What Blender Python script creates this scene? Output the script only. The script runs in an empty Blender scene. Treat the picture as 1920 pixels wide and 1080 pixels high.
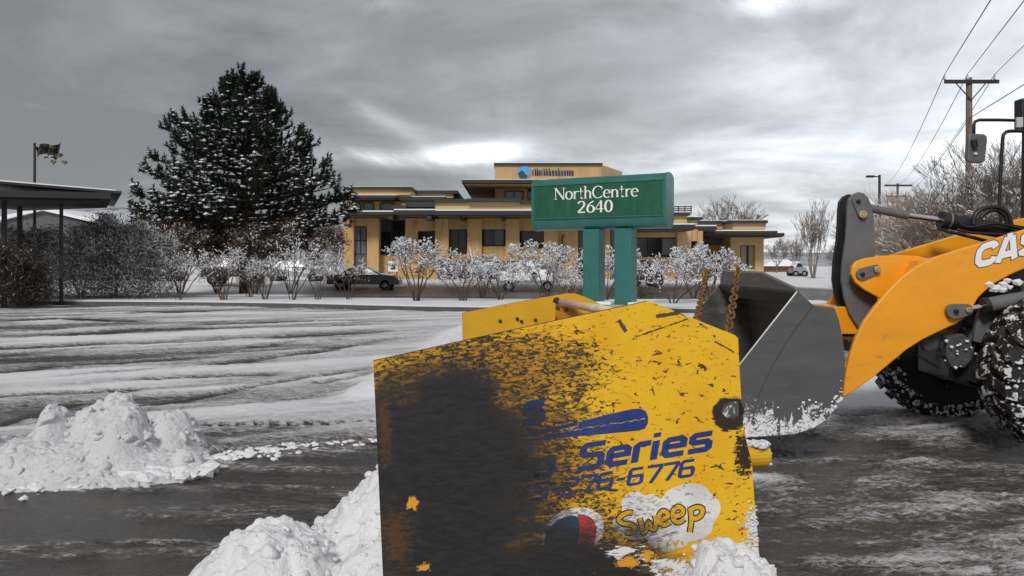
import bpy, bmesh, math, random
import numpy as np
from mathutils import Vector, Matrix

random.seed(7)
RNG = np.random.RandomState(7)
SC = bpy.context.scene
COL = SC.collection

# ------------------------------------------------------------------ camera
FPX = 1507.0      # focal length in photo pixels (1920 wide)
HOR = 495.0       # horizon row in the photo
CAMZ = 1.7
cd = bpy.data.cameras.new("camera")
cam = bpy.data.objects.new("camera", cd)
COL.objects.link(cam)
cam.location = (0, 0, CAMZ)
cam.rotation_euler = (math.radians(90), 0, 0)
cd.sensor_fit = 'HORIZONTAL'
cd.sensor_width = 36.0
cd.lens = 36.0 * FPX / 1920.0
cd.shift_y = -(540.0 - HOR) / 1920.0
cd.clip_start = 0.05
cd.clip_end = 6000
SC.camera = cam

# ------------------------------------------------------------------ node helper
class NT:
    def __init__(s, tree):
        s.t = tree; s.n = tree.nodes; s.l = tree.links
    def node(s, typ, **kw):
        nd = s.n.new(typ)
        for k, v in kw.items():
            setattr(nd, k, v)
        return nd
    def put(s, inp, v):
        if isinstance(v, bpy.types.NodeSocket):
            s.l.new(v, inp)
        elif v is not None:
            if inp.type == 'RGBA' and not isinstance(v, (int, float)) and len(v) == 3:
                v = (*v, 1)
            inp.default_value = v
    def m(s, op, a, b=None, c=None, clamp=False):
        nd = s.node('ShaderNodeMath', operation=op, use_clamp=clamp)
        s.put(nd.inputs[0], a); s.put(nd.inputs[1], b)
        if c is not None: s.put(nd.inputs[2], c)
        return nd.outputs[0]
    def vm(s, op, a, b=None):
        nd = s.node('ShaderNodeVectorMath', operation=op)
        s.put(nd.inputs[0], a); s.put(nd.inputs[1], b)
        return nd.outputs[0]
    def sep(s, v):
        nd = s.node('ShaderNodeSeparateXYZ'); s.put(nd.inputs[0], v); return nd.outputs
    def comb(s, x, y, z):
        nd = s.node('ShaderNodeCombineXYZ')
        s.put(nd.inputs[0], x); s.put(nd.inputs[1], y); s.put(nd.inputs[2], z); return nd.outputs[0]
    def noise(s, vec, scale, detail=5, rough=0.55, dist=0.0):
        nd = s.node('ShaderNodeTexNoise')
        s.put(nd.inputs['Vector'], vec); nd.inputs['Scale'].default_value = scale
        nd.inputs['Detail'].default_value = detail; nd.inputs['Roughness'].default_value = rough
        nd.inputs['Distortion'].default_value = dist
        return nd.outputs[0]
    def mapping(s, vec, scale=(1, 1, 1), rot=(0, 0, 0), loc=(0, 0, 0)):
        nd = s.node('ShaderNodeMapping')
        s.put(nd.inputs[0], vec); nd.inputs['Location'].default_value = loc
        nd.inputs['Rotation'].default_value = rot; nd.inputs['Scale'].default_value = scale
        return nd.outputs[0]
    def mix(s, f, a, b):
        nd = s.node('ShaderNodeMix', data_type='RGBA')
        s.put(nd.inputs[0], f); s.put(nd.inputs[6], a); s.put(nd.inputs[7], b)
        return nd.outputs[2]
    def smooth(s, v, lo, hi, a=0.0, b=1.0):
        nd = s.node('ShaderNodeMapRange', interpolation_type='SMOOTHSTEP')
        s.put(nd.inputs[0], v); nd.inputs[1].default_value = lo; nd.inputs[2].default_value = hi
        nd.inputs[3].default_value = a; nd.inputs[4].default_value = b
        return nd.outputs[0]
    def lin(s, v, lo, hi, a=0.0, b=1.0):
        nd = s.node('ShaderNodeMapRange')
        s.put(nd.inputs[0], v); nd.inputs[1].default_value = lo; nd.inputs[2].default_value = hi
        nd.inputs[3].default_value = a; nd.inputs[4].default_value = b
        return nd.outputs[0]

# ------------------------------------------------------------------ world: overcast sky
SUN_EL, SUN_AZ = 38.0, -35.0       # degrees; azimuth from +Y clockwise (soft light from behind the camera)
SUN_DIR_AZ = 198.0
w = bpy.data.worlds.new("World"); SC.world = w; w.use_nodes = True
nt = NT(w.node_tree); nt.n.clear()
out = nt.node('ShaderNodeOutputWorld'); bg = nt.node('ShaderNodeBackground')
nt.l.new(bg.outputs[0], out.inputs[0]); bg.inputs[1].default_value = 0.1
sky = nt.node('ShaderNodeTexSky', sky_type='NISHITA'); sky.sun_disc = False
sky.sun_elevation = math.radians(SUN_EL); sky.sun_rotation = math.radians(SUN_DIR_AZ)
tc = nt.node('ShaderNodeTexCoord')
D = tc.outputs['Generated']
dx, dy, dz = nt.sep(D)
zc = nt.m('ADD', nt.m('MAXIMUM', dz, 0.0), 0.11)
P2 = nt.comb(nt.m('DIVIDE', dx, zc), nt.m('DIVIDE', dy, zc), 0.3)
n1 = nt.noise(nt.mapping(P2, (0.75, 0.75, 1), (0, 0, 0.35), (3.1, 1.7, 0)), 1.0, 8, 0.56, 0.5)
n2 = nt.noise(nt.mapping(P2, (0.20, 0.30, 1), (0, 0, 0.2), (9.3, 4.2, 0)), 1.0, 3, 0.5, 0.2)
n3 = nt.noise(nt.mapping(D, (4.2, 4.2, 7.5), (0, 0.25, 0)), 1.0, 6, 0.6, 0.6)
f = nt.m('ADD', nt.m('MULTIPLY', nt.m('SUBTRACT', n1, 0.5), 1.35), nt.m('MULTIPLY', nt.m('SUBTRACT', n2, 0.5), 1.1))
f = nt.m('ADD', f, nt.m('MULTIPLY', nt.m('SUBTRACT', n3, 0.5), 0.62))
f = nt.m('ADD', f, nt.m('MULTIPLY', dx, 0.42))
f = nt.m("ADD", f, 0.145)
lowr = nt.m('MULTIPLY', nt.smooth(dz, 0.30, 0.0), nt.smooth(dx, -0.25, 0.35))
f = nt.m('ADD', f, nt.m('MULTIPLY', lowr, 0.42))
def blob(px, py, sx, sy, amp, rot=0.0):
    u0, v0 = (px - 960) / FPX, (HOR - py) / FPX
    L = math.sqrt(1 + u0 * u0 + v0 * v0)
    a = nt.m('SUBTRACT', dx, u0 / L); b = nt.m('SUBTRACT', dz, v0 / L)
    c, s_ = math.cos(rot), math.sin(rot)
    a2 = nt.m('ADD', nt.m('MULTIPLY', a, c), nt.m('MULTIPLY', b, s_))
    b2 = nt.m('SUBTRACT', nt.m('MULTIPLY', b, c), nt.m('MULTIPLY', a, s_))
    a2 = nt.m('DIVIDE', a2, sx / FPX); b2 = nt.m('DIVIDE', b2, sy / FPX)
    r2 = nt.m('ADD', nt.m('MULTIPLY', a2, a2), nt.m('MULTIPLY', b2, b2))
    g = nt.m('EXPONENT', nt.m('MULTIPLY', r2, -1.0))
    g = nt.m('MULTIPLY', g, nt.m('GREATER_THAN', dy, 0.0))
    g = nt.m('MULTIPLY', g, nt.smooth(n3, 0.30, 0.62, 0.25, 1.35))
    return nt.m('MULTIPLY', g, amp)
for bl in [(885, 288, 95, 20, 0.85, 0.05), (720, 298, 85, 13, 0.5, -0.15), (1440, 6, 80, 20, 0.34), (740, 8, 110, 20, 0.16),
           (720, 225, 130, 20, 0.22, -0.5), (590, 290, 90, 26, 0.16), (1230, 340, 200, 40, 0.08), (560, 90, 300, 60, 0.10, -0.3)]:
    f = nt.m('ADD', f, blob(*bl))
ramp = nt.node('ShaderNodeValToRGB')
nt.put(ramp.inputs[0], f)
cr = ramp.color_ramp
cr.elements[0].position = 0.0; cr.elements[0].color = (0.128, 0.126, 0.128, 1)
cr.elements[1].position = 1.0; cr.elements[1].color = (0.80, 0.80, 0.79, 1)
for p_, c_ in ((0.25, (0.196, 0.196, 0.203)), (0.5, (0.305, 0.312, 0.330)), (0.75, (0.50, 0.52, 0.55))):
    e = cr.elements.new(p_); e.color = (*c_, 1)
cloud = nt.vm('SCALE', ramp.outputs[0], None)
cloud.node.inputs[3].default_value = 10.0
mixw = nt.mix(0.93, sky.outputs[0], cloud)
# under the horizon: plain grey
mixw = nt.mix(nt.smooth(dz, -0.02, -0.10), mixw, (3.5, 3.6, 3.8, 1))
nt.l.new(mixw, bg.inputs[0])

sd = bpy.data.lights.new("sun", 'SUN'); sd.energy = 1.3; sd.angle = math.radians(14); sd.color = (1.0, 0.965, 0.92)
sun = bpy.data.objects.new("sun", sd); COL.objects.link(sun)
el, az = math.radians(SUN_EL), math.radians(SUN_DIR_AZ)
sv = Vector((math.sin(az) * math.cos(el), math.cos(az) * math.cos(el), math.sin(el)))
sun.rotation_euler = sv.to_track_quat('Z', 'Y').to_euler()

SC.render.engine = 'CYCLES'
SC.view_settings.view_transform = 'Standard'; SC.view_settings.look = 'None'
SC.view_settings.gamma = 1.0; SC.view_settings.exposure = 0.80
SC.view_settings.use_curve_mapping = False

# ------------------------------------------------------------------ materials
M = {}
def mat(name, col, rough=0.6, metal=0.0, var=0.15, vscale=6.0, bump=0.0, bscale=30.0, spec=0.5, col2=None, c2lo=0.55, c2hi=0.65, c2scale=8.0, stretch=(1, 1, 1), coat=0.0):
    m = bpy.data.materials.new(name); m.use_nodes = True
    t = NT(m.node_tree); b = t.n['Principled BSDF']
    co = t.node('ShaderNodeTexCoord').outputs['Object']
    co = t.mapping(co, stretch)
    n = t.noise(co, vscale, 5, 0.6)
    k = t.lin(n, 0.2, 0.8, 1 - var, 1 + var)
    c = t.vm('SCALE', (*col,), None)
    t.put(c.node.inputs[0], col); t.put(c.node.inputs[3], k)
    if col2:
        mk = t.smooth(t.noise(co, c2scale, 6, 0.62, 0.3), c2lo, c2hi)
        c = t.mix(mk, c, (*col2, 1))
    t.put(b.inputs['Base Color'], c)
    b.inputs['Roughness'].default_value = rough; b.inputs['Metallic'].default_value = metal
    b.inputs['Specular IOR Level'].default_value = spec
    if coat: b.inputs['Coat Weight'].default_value = coat; b.inputs['Coat Roughness'].default_value = 0.15
    if var > 0.02:
        t.put(b.inputs['Roughness'], t.lin(n, 0.25, 0.75, max(rough - 0.1, 0.04), min(rough + 0.12, 1)))
    if bump:
        bn = t.node('ShaderNodeBump'); bn.inputs['Strength'].default_value = bump; bn.inputs['Distance'].default_value = 0.02
        t.put(bn.inputs['Height'], t.noise(co, bscale, 6, 0.65)); t.put(b.inputs['Normal'], bn.outputs[0])
    M[name] = m
    return m

mat('snow', (0.80, 0.812, 0.83), 0.65, var=0.05, vscale=3, bump=0.85, bscale=34, spec=0.25)
mat('snow_coarse', (0.64, 0.65, 0.665), 0.7, var=0.10, vscale=5, bump=1.0, bscale=32, spec=0.25, col2=(0.40, 0.39, 0.38), c2lo=0.56, c2hi=0.74, c2scale=5)  # dirtier snow; base also darkened to paint in the dimmer left side
mat('snow_dusting', (0.74, 0.76, 0.79), 0.7, var=0.08, spec=0.2)
mat('concrete', (0.33, 0.32, 0.30), 0.85, var=0.2, bump=0.3)
mat('kerb_concrete', (0.10, 0.097, 0.09), 0.8, var=0.3, bump=0.3)
mat('stucco', (0.50, 0.325, 0.145), 0.85, var=0.16, vscale=0.8, bump=0.3, bscale=20, col2=(0.34, 0.21, 0.095), c2lo=0.52, c2hi=0.72, c2scale=1.2, stretch=(1.6, 1.6, 0.35))
mat('stucco_pale', (0.54, 0.375, 0.19), 0.85, var=0.12, vscale=1.2, bump=0.2, bscale=20)
mat('stucco_grey', (0.105, 0.105, 0.108), 0.85, var=0.12, vscale=1)
mat('fascia', (0.022, 0.022, 0.025), 0.55, var=0.2)
mat('canopy_dark', (0.009, 0.009, 0.010), 0.6, var=0.2)
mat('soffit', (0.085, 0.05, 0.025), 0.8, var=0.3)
mat('window_frame', (0.02, 0.018, 0.017), 0.5)
mat('glass_dark', (0.008, 0.008, 0.010), 0.10, var=0.02, spec=0.55)
mat('glass_mid', (0.05, 0.052, 0.055), 0.12, var=0.5, vscale=0.8, spec=0.7)
mat('glass_sky', (0.16, 0.18, 0.20), 0.12, var=0.1, spec=0.8)
mat('curtain', (0.38, 0.30, 0.21), 0.85, var=0.25, vscale=4, stretch=(3, 3, 0.2))
mat('sign_green', (0.008, 0.085, 0.045), 0.42, var=0.12, vscale=2)
mat('sign_teal', (0.022, 0.135, 0.115), 0.38, var=0.18, vscale=1.5, coat=0.2)
mat('sign_white', (0.78, 0.79, 0.74), 0.5, var=0.03)
mat('arm_orange', (0.86, 0.345, 0.010), 0.36, var=0.10, vscale=2.5, coat=0.2, col2=(0.52, 0.25, 0.05), c2lo=0.58, c2hi=0.78, c2scale=6, stretch=(0.8, 1, 1.8), bump=0.04, bscale=50)
mat('loader_grey', (0.125, 0.126, 0.130), 0.42, var=0.2, vscale=4, bump=0.08, bscale=60)
mat('loader_black', (0.012, 0.012, 0.013), 0.45, var=0.3, vscale=6)
mat('axle_metal', (0.06, 0.06, 0.062), 0.6, var=0.4, vscale=9, bump=0.4, bscale=25, col2=(0.3, 0.3, 0.31), c2lo=0.62, c2hi=0.7, c2scale=12)
mat('chrome', (0.72, 0.72, 0.72), 0.14, metal=1.0, var=0.05)
mat('brass', (0.62, 0.50, 0.28), 0.35, metal=0.8, var=0.15, vscale=20)
mat('bucket_out', (0.088, 0.089, 0.092), 0.46, var=0.22, vscale=3, bump=0.15, bscale=40, col2=(0.10, 0.10, 0.105), c2lo=0.54, c2hi=0.66, c2scale=4.5, stretch=(0.6, 1, 3.2))
mat('bucket_in', (0.085, 0.082, 0.078), 0.36, var=0.4, vscale=3, bump=0.2, bscale=30, col2=(0.14, 0.135, 0.12), c2lo=0.5, c2hi=0.7, c2scale=5, stretch=(1, 0.6, 2.5))
mat('bright_edge', (0.26, 0.26, 0.25), 0.4, metal=0.6, var=0.4, vscale=20)
mat('rubber', (0.012, 0.012, 0.013), 0.7, var=0.3, vscale=10, bump=0.3, bscale=40, col2=(0.66, 0.68, 0.70), c2lo=0.54, c2hi=0.575, c2scale=15)
mat('rubber_side', (0.009, 0.009, 0.010), 0.65, var=0.3, vscale=10, bump=0.2, bscale=40, col2=(0.5, 0.5, 0.5), c2lo=0.70, c2hi=0.74, c2scale=14)
mat('rust_chain', (0.17, 0.075, 0.028), 0.75, metal=0.3, var=0.5, vscale=60, bump=0.4, bscale=120, col2=(0.36, 0.20, 0.07), c2lo=0.5, c2hi=0.6, c2scale=45)
mat('rust', (0.06, 0.032, 0.018), 0.8, metal=0.2, var=0.5, vscale=25, bump=0.4, bscale=60)
mat('pale_wood', (0.75, 0.55, 0.36), 0.7, var=0.2, vscale=10, col2=(0.78, 0.72, 0.62), c2lo=0.5, c2hi=0.6)
mat('bark', (0.085, 0.058, 0.042), 0.9, var=0.3, vscale=8)
mat('bark_dark', (0.035, 0.026, 0.021), 0.9, var=0.3, vscale=8)
mat('bark_pale', (0.20, 0.165, 0.14), 0.9, var=0.3, vscale=8)
mat('bark_brown', (0.42, 0.34, 0.265), 0.9, var=0.35, vscale=3)
mat('pine_needles', (0.014, 0.020, 0.012), 0.7, var=0.45, vscale=1.3, spec=0.25)
mat('leaf_dark', (0.055, 0.047, 0.033), 0.8, var=0.5, vscale=1.5, spec=0.2)
mat('leaf_rust', (0.085, 0.050, 0.032), 0.85, var=0.4, vscale=2, spec=0.2)
mat('pole_wood', (0.15, 0.115, 0.085), 0.9, var=0.25, vscale=2, bump=0.3, stretch=(4, 4, 0.4))
mat('pole_dark', (0.018, 0.018, 0.02), 0.6)
mat('wire', (0.03, 0.03, 0.032), 0.7)
mat('car_black', (0.012, 0.012, 0.014), 0.2, var=0.1, coat=0.5)
mat('car_brown', (0.06, 0.055, 0.045), 0.35, var=0.2, coat=0.3)
mat('car_white', (0.42, 0.44, 0.46), 0.3, var=0.05, coat=0.3)
mat('car_silver', (0.30, 0.32, 0.34), 0.3, metal=0.4, var=0.1, coat=0.3)
mat('light_red', (0.35, 0.03, 0.01), 0.3, var=0.05)
mat('light_clear', (0.6, 0.6, 0.6), 0.15, var=0.05)
mat('logo_blue', (0.06, 0.36, 0.62), 0.5, var=0.03)
mat('logo_navy', (0.012, 0.045, 0.12), 0.5, var=0.03)
mat('logo_orange', (0.6, 0.2, 0.04), 0.5, var=0.03)
mat('hill_snow', (0.40, 0.42, 0.45), 0.9, var=0.3, vscale=0.02, col2=(0.16, 0.16, 0.17), c2lo=0.5, c2hi=0.62, c2scale=0.03)
mat('brick_far', (0.20, 0.10, 0.06), 0.9, var=0.15)
mat('steel_bar', (0.45, 0.40, 0.32), 0.45, var=0.25, vscale=15, col2=(0.7, 0.42, 0.08), c2lo=0.55, c2hi=0.6)

# snow stuck low on the loader bucket: a splash-shaped crust that thins upward
def bucket_side_material():
    m = M['bucket_out'].copy(); m.name = 'bucket_side'
    t = NT(m.node_tree); b = t.n['Principled BSDF']
    old = b.inputs['Base Color'].links[0].from_socket
    co = t.node('ShaderNodeTexCoord').outputs['Object']
    x, y, z = t.sep(co)
    n = t.noise(t.mapping(co, (9, 9, 6), (0, 0.6, 0)), 1.0, 7, 0.74, 1.6)
    k = t.m('ADD', n, t.m('MULTIPLY', t.m('SUBTRACT', 0.58, z), 0.80))
    mk = t.smooth(k, 0.615, 0.65)
    t.put(b.inputs['Base Color'], t.mix(mk, old, (0.74, 0.75, 0.77, 1)))
    M['bucket_side'] = m
bucket_side_material()

# ------------------------------------------------------------------ geometry helpers
def P(px, py, d):
    """point d metres in front of the camera post that lies on the photo's pixel"""
    return Vector(((px - 960.0) / FPX * d, d, CAMZ + (HOR - py) / FPX * d))

WM = {}
def wm(o):
    return WM.get(o.name, Matrix.Identity(4))

def tag(o, label=None, cat=None, group=None, kind=None):
    if label: o['label'] = label
    if cat: o['category'] = cat
    if group: o['group'] = group
    if kind: o['kind'] = kind
    return o

def thing(name, label, cat, loc=(0, 0, 0), rz=0.0, group=None):
    o = bpy.data.objects.new(name, None); COL.objects.link(o)
    o.location = loc; o.rotation_euler = (0, 0, rz); o.empty_display_size = 0.2
    WM[o.name] = Matrix.Translation(Vector(loc)) @ Matrix.Rotation(rz, 4, 'Z')
    return tag(o, label, cat, group)

def np_mesh(name, V, Fc, mat_, smooth=False):
    """V (n,3), Fc (m,3 or 4) numpy -> mesh"""
    V = np.asarray(V, dtype=np.float32); Fc = np.asarray(Fc, dtype=np.int32)
    me = bpy.data.meshes.new(name)
    k = Fc.shape[1]
    me.vertices.add(len(V)); me.vertices.foreach_set('co', V.ravel())
    me.loops.add(Fc.size); me.loops.foreach_set('vertex_index', Fc.ravel())
    me.polygons.add(len(Fc)); me.polygons.foreach_set('loop_start', np.arange(0, Fc.size, k, dtype=np.int32))
    me.update(calc_edges=True)
    if smooth: me.polygons.foreach_set('use_smooth', np.ones(len(Fc), dtype=bool))
    if mat_ is not None: me.materials.append(mat_)
    me.validate()
    return me

def link(name, me, parent=None):
    o = bpy.data.objects.new(name, me); COL.objects.link(o)
    if parent is not None:
        o.parent = parent; WM[o.name] = wm(parent)
    return o

class MB:
    def __init__(s): s.v = []; s.f = []; s.mi = []; s.k = 0
    def add(s, vs, fs, mi=0):
        b = len(s.v); s.v += [tuple(v) for v in vs]; s.f += [tuple(i + b for i in f_) for f_ in fs]; s.mi += [mi] * len(fs); return s
    def box(s, x0, x1, y0, y1, z0, z1, mi=0):
        vs = [(x, y, z) for x in (x0, x1) for y in (y0, y1) for z in (z0, z1)]
        return s.add(vs, [(0, 1, 3, 2), (4, 6, 7, 5), (0, 4, 5, 1), (2, 3, 7, 6), (0, 2, 6, 4), (1, 5, 7, 3)], mi)
    def bx(s, px0, px1, py0, py1, d0, d1, mi=0):
        """box whose front face (at distance d0) fills the photo rectangle"""
        a = P(px0, py1, d0); b = P(px1, py0, d0)
        return s.box(a.x, b.x, d0, d1, a.z, b.z, mi)
    def prism(s, pts, vec, mi=0, side=None):
        n = len(pts); vec = Vector(vec)
        vs = [Vector(p) for p in pts] + [Vector(p) + vec for p in pts]
        s.add(vs, [tuple(range(n)), tuple(range(2 * n - 1, n - 1, -1))], mi)
        b = len(s.v) - 2 * n
        for i in range(n):
            j = (i + 1) % n
            s.f.append((b + i, b + i + n, b + j + n, b + j)); s.mi.append(mi if side is None else side)
        return s
    def tube(s, pts, r, n=6, cap=True, mi=0):
        pts = [Vector(p) for p in pts]; m = len(pts)
        rs = r if hasattr(r, '__len__') else [r] * m
        b = len(s.v); up = None
        for i, p in enumerate(pts):
            t_ = (pts[min(i + 1, m - 1)] - pts[max(i - 1, 0)]); t_ = t_.normalized() if t_.length > 1e-9 else Vector((0, 0, 1))
            if up is None:
                up = Vector((0, 0, 1)) if abs(t_.z) < 0.9 else Vector((1, 0, 0))
            a = t_.cross(up).normalized(); up = a.cross(t_).normalized()
            for k in range(n):
                an = 2 * math.pi * k / n
                s.v.append(tuple(p + (a * math.cos(an) + up * math.sin(an)) * rs[i]))
        for i in range(m - 1):
            for k in range(n):
                k2 = (k + 1) % n
                s.f.append((b + i * n + k, b + i * n + k2, b + (i + 1) * n + k2, b + (i + 1) * n + k)); s.mi.append(mi)
        if cap:
            s.f.append(tuple(b + k for k in reversed(range(n)))); s.f.append(tuple(b + (m - 1) * n + k for k in range(n))); s.mi += [mi, mi]
        return s
    def lathe(s, c, prof, axis='y', n=40, mi=0, closed=False):
        """prof: list of (r, t); revolves about axis through c"""
        b = len(s.v); m = len(prof); c = Vector(c)
        for k in range(n):
            a = 2 * math.pi * k / n
            for r, t_ in prof:
                if axis == 'y': p = Vector((r * math.cos(a), t_, r * math.sin(a)))
                elif axis == 'z': p = Vector((r * math.cos(a), r * math.sin(a), t_))
                else: p = Vector((t_, r * math.cos(a), r * math.sin(a)))
                s.v.append(tuple(c + p))
        for k in range(n):
            k2 = (k + 1) % n
            for i in range(m - 1 + (1 if closed else 0)):
                j = (i + 1) % m
                s.f.append((b + k * m + i, b + k2 * m + i, b + k2 * m + j, b + k * m + j)); s.mi.append(mi)
        return s
    def blob(s, c, r, squash=(1, 1, 1), mi=0):
        b = len(s.v)
        for p in ICO_V:
            k = r * (0.72 + 0.5 * random.random())
            s.v.append((c[0] + p[0] * k * squash[0], c[1] + p[1] * k * squash[1], c[2] + p[2] * k * squash[2]))
        for f_ in ICO_F: s.f.append(tuple(i + b for i in f_)); s.mi.append(mi)
        return s
    def build(s, name, mats, parent=None, smooth=False, bevel=0.0, local=False, fixn=True):
        if not isinstance(mats, (list, tuple)): mats = [mats]
        me = bpy.data.meshes.new(name)
        vs = s.v
        if parent is not None and not local:
            inv = wm(parent).inverted()
            vs = [tuple(inv @ Vector(v)) for v in vs]
        me.from_pydata(vs, [], s.f)
        for m_ in mats: me.materials.append(M[m_] if isinstance(m_, str) else m_)
        if len(mats) > 1: me.polygons.foreach_set('material_index', s.mi)
        if fixn:
            bm = bmesh.new(); bm.from_mesh(me); bmesh.ops.recalc_face_normals(bm, faces=bm.faces); bm.to_mesh(me); bm.free()
        if smooth: me.polygons.foreach_set('use_smooth', [True] * len(me.polygons))
        o = link(name, me, parent)
        if bevel:
            bv = o.modifiers.new('bevel', 'BEVEL'); bv.width = bevel; bv.segments = 2; bv.limit_method = 'ANGLE'; bv.angle_limit = math.radians(40)
        return o

def chunk_field(name, pts, sizes, m_, parent=None, seed=3, flat=(1, 1, 0.7), nz=0.28):
    """many irregular broken lumps as one mesh"""
    rg = np.random.RandomState(seed); V0 = np.array(ICO2_V); F0 = np.array(ICO2_F); m = len(pts)
    A = rg.randn(m, 3, 3); Q = np.linalg.qr(A)[0]
    sc = np.array(flat)[None] * (0.65 + 0.7 * rg.rand(m, 3))
    dirs = rg.randn(m, 5, 3); dirs /= np.linalg.norm(dirs, axis=2, keepdims=True)
    V = np.broadcast_to(V0[None], (m,) + V0.shape).copy()
    for k in range(5):       # chop facets off each lump
        d_ = (V * dirs[:, k][:, None]).sum(2, keepdims=True); lim = 0.45 + 0.4 * rg.rand(m, 1, 1)
        V = V - dirs[:, k][:, None] * np.maximum(d_ - lim, 0)
    V = V * (1 + nz * (rg.rand(m, V0.shape[0], 1) - 0.5)) * sc[:, None]
    V = np.einsum('mij,mvj->mvi', Q, V) * np.array([1, 1, 0.8])
    V = V * np.asarray(sizes)[:, None, None] + np.asarray(pts)[:, None]
    Fc = F0[None] + (np.arange(m) * len(V0))[:, None, None]
    if parent is not None:
        t_ = wm(parent).translation; V = V - np.array(t_)[None, None]
    me = np_mesh(name, V.reshape(-1, 3), Fc.reshape(-1, 3), M[m_])
    me.polygons.foreach_set('use_smooth', np.ones(len(me.polygons), dtype=bool))
    o = link(name, me, parent); o['kind'] = 'stuff'; return o
def _ico():
    t_ = (1 + 5 ** 0.5) / 2
    v = [(-1, t_, 0), (1, t_, 0), (-1, -t_, 0), (1, -t_, 0), (0, -1, t_), (0, 1, t_), (0, -1, -t_), (0, 1, -t_), (t_, 0, -1), (t_, 0, 1), (-t_, 0, -1), (-t_, 0, 1)]
    v = [tuple(Vector(a).normalized()) for a in v]
    f_ = [(0, 11, 5), (0, 5, 1), (0, 1, 7), (0, 7, 10), (0, 10, 11), (1, 5, 9), (5, 11, 4), (11, 10, 2), (10, 7, 6), (7, 1, 8), (3, 9, 4), (3, 4, 2), (3, 2, 6), (3, 6, 8), (3, 8, 9), (4, 9, 5), (2, 4, 11), (6, 2, 10), (8, 6, 7), (9, 8, 1)]
    return v, f_
ICO_V, ICO_F = _ico()
def _ico2():
    v = [Vector(a) for a in ICO_V]; f_ = []; mid = {}
    def m_(a, b):
        k = (min(a, b), max(a, b))
        if k not in mid: mid[k] = len(v); v.append(((v[a] + v[b]) / 2).normalized())
        return mid[k]
    for a, b, c in ICO_F:
        ab, bc, ca = m_(a, b), m_(b, c), m_(c, a); f_ += [(a, ab, ca), (b, bc, ab), (c, ca, bc), (ab, bc, ca)]
    return [tuple(q) for q in v], f_
ICO2_V, ICO2_F = _ico2()

def catmull(pts, n=8, closed=False):
    out_ = []; m = len(pts); pts = [tuple(p) for p in pts]
    rng = range(m) if closed else range(m - 1)
    for i in rng:
        if closed: a, b, c, d_ = pts[(i - 1) % m], pts[i], pts[(i + 1) % m], pts[(i + 2) % m]
        else: a, b, c, d_ = pts[max(i - 1, 0)], pts[i], pts[i + 1], pts[min(i + 2, m - 1)]
        for k in range(n):
            t_ = k / n
            out_.append(tuple(0.5 * ((2 * b[q]) + (-a[q] + c[q]) * t_ + (2 * a[q] - 5 * b[q] + 4 * c[q] - d_[q]) * t_ * t_ + (-a[q] + 3 * b[q] - 3 * c[q] + d_[q]) * t_ ** 3) for q in range(len(b))))
    if not closed: out_.append(pts[-1])
    return out_

# numpy value noise
_TAB = RNG.rand(256, 256)
def vnoise(x, y):
    xi = np.floor(x).astype(int); yi = np.floor(y).astype(int)
    fx = x - xi; fy = y - yi
    fx = fx * fx * fx * (fx * (fx * 6 - 15) + 10); fy = fy * fy * fy * (fy * (fy * 6 - 15) + 10)
    g = lambda a, b: _TAB[a & 255, b & 255]
    return (g(xi, yi) * (1 - fx) + g(xi + 1, yi) * fx) * (1 - fy) + (g(xi, yi + 1) * (1 - fx) + g(xi + 1, yi + 1) * fx) * fy
def fbm(x, y, o=5, gain=0.5, billow=False):
    s = 0; a = 1.0; tot = 0
    for i in range(o):
        v = vnoise(x * 2 ** i + 17.3 * i, y * 2 ** i + 5.1 * i)
        if billow: v = 1 - abs(2 * v - 1)
        s = s + a * v; tot += a; a *= gain
    return s / tot
def sstep(lo, hi, v):
    t_ = np.clip((v - lo) / (hi - lo), 0, 1); return t_ * t_ * (3 - 2 * t_)
def G(px, py):
    d = CAMZ * FPX / (py - HOR); return ((px - 960) / FPX * d, d)
def seg_dist(X, Y, pts):
    """distance to polyline and signed side"""
    best = np.full(X.shape, 1e9)
    for (x0, y0), (x1, y1) in zip(pts[:-1], pts[1:]):
        ddx, ddy = x1 - x0, y1 - y0; L2 = ddx * ddx + ddy * ddy + 1e-9
        t_ = np.clip(((X - x0) * ddx + (Y - y0) * ddy) / L2, 0, 1)
        best = np.minimum(best, np.hypot(X - x0 - t_ * ddx, Y - y0 - t_ * ddy))
    return best

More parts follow.
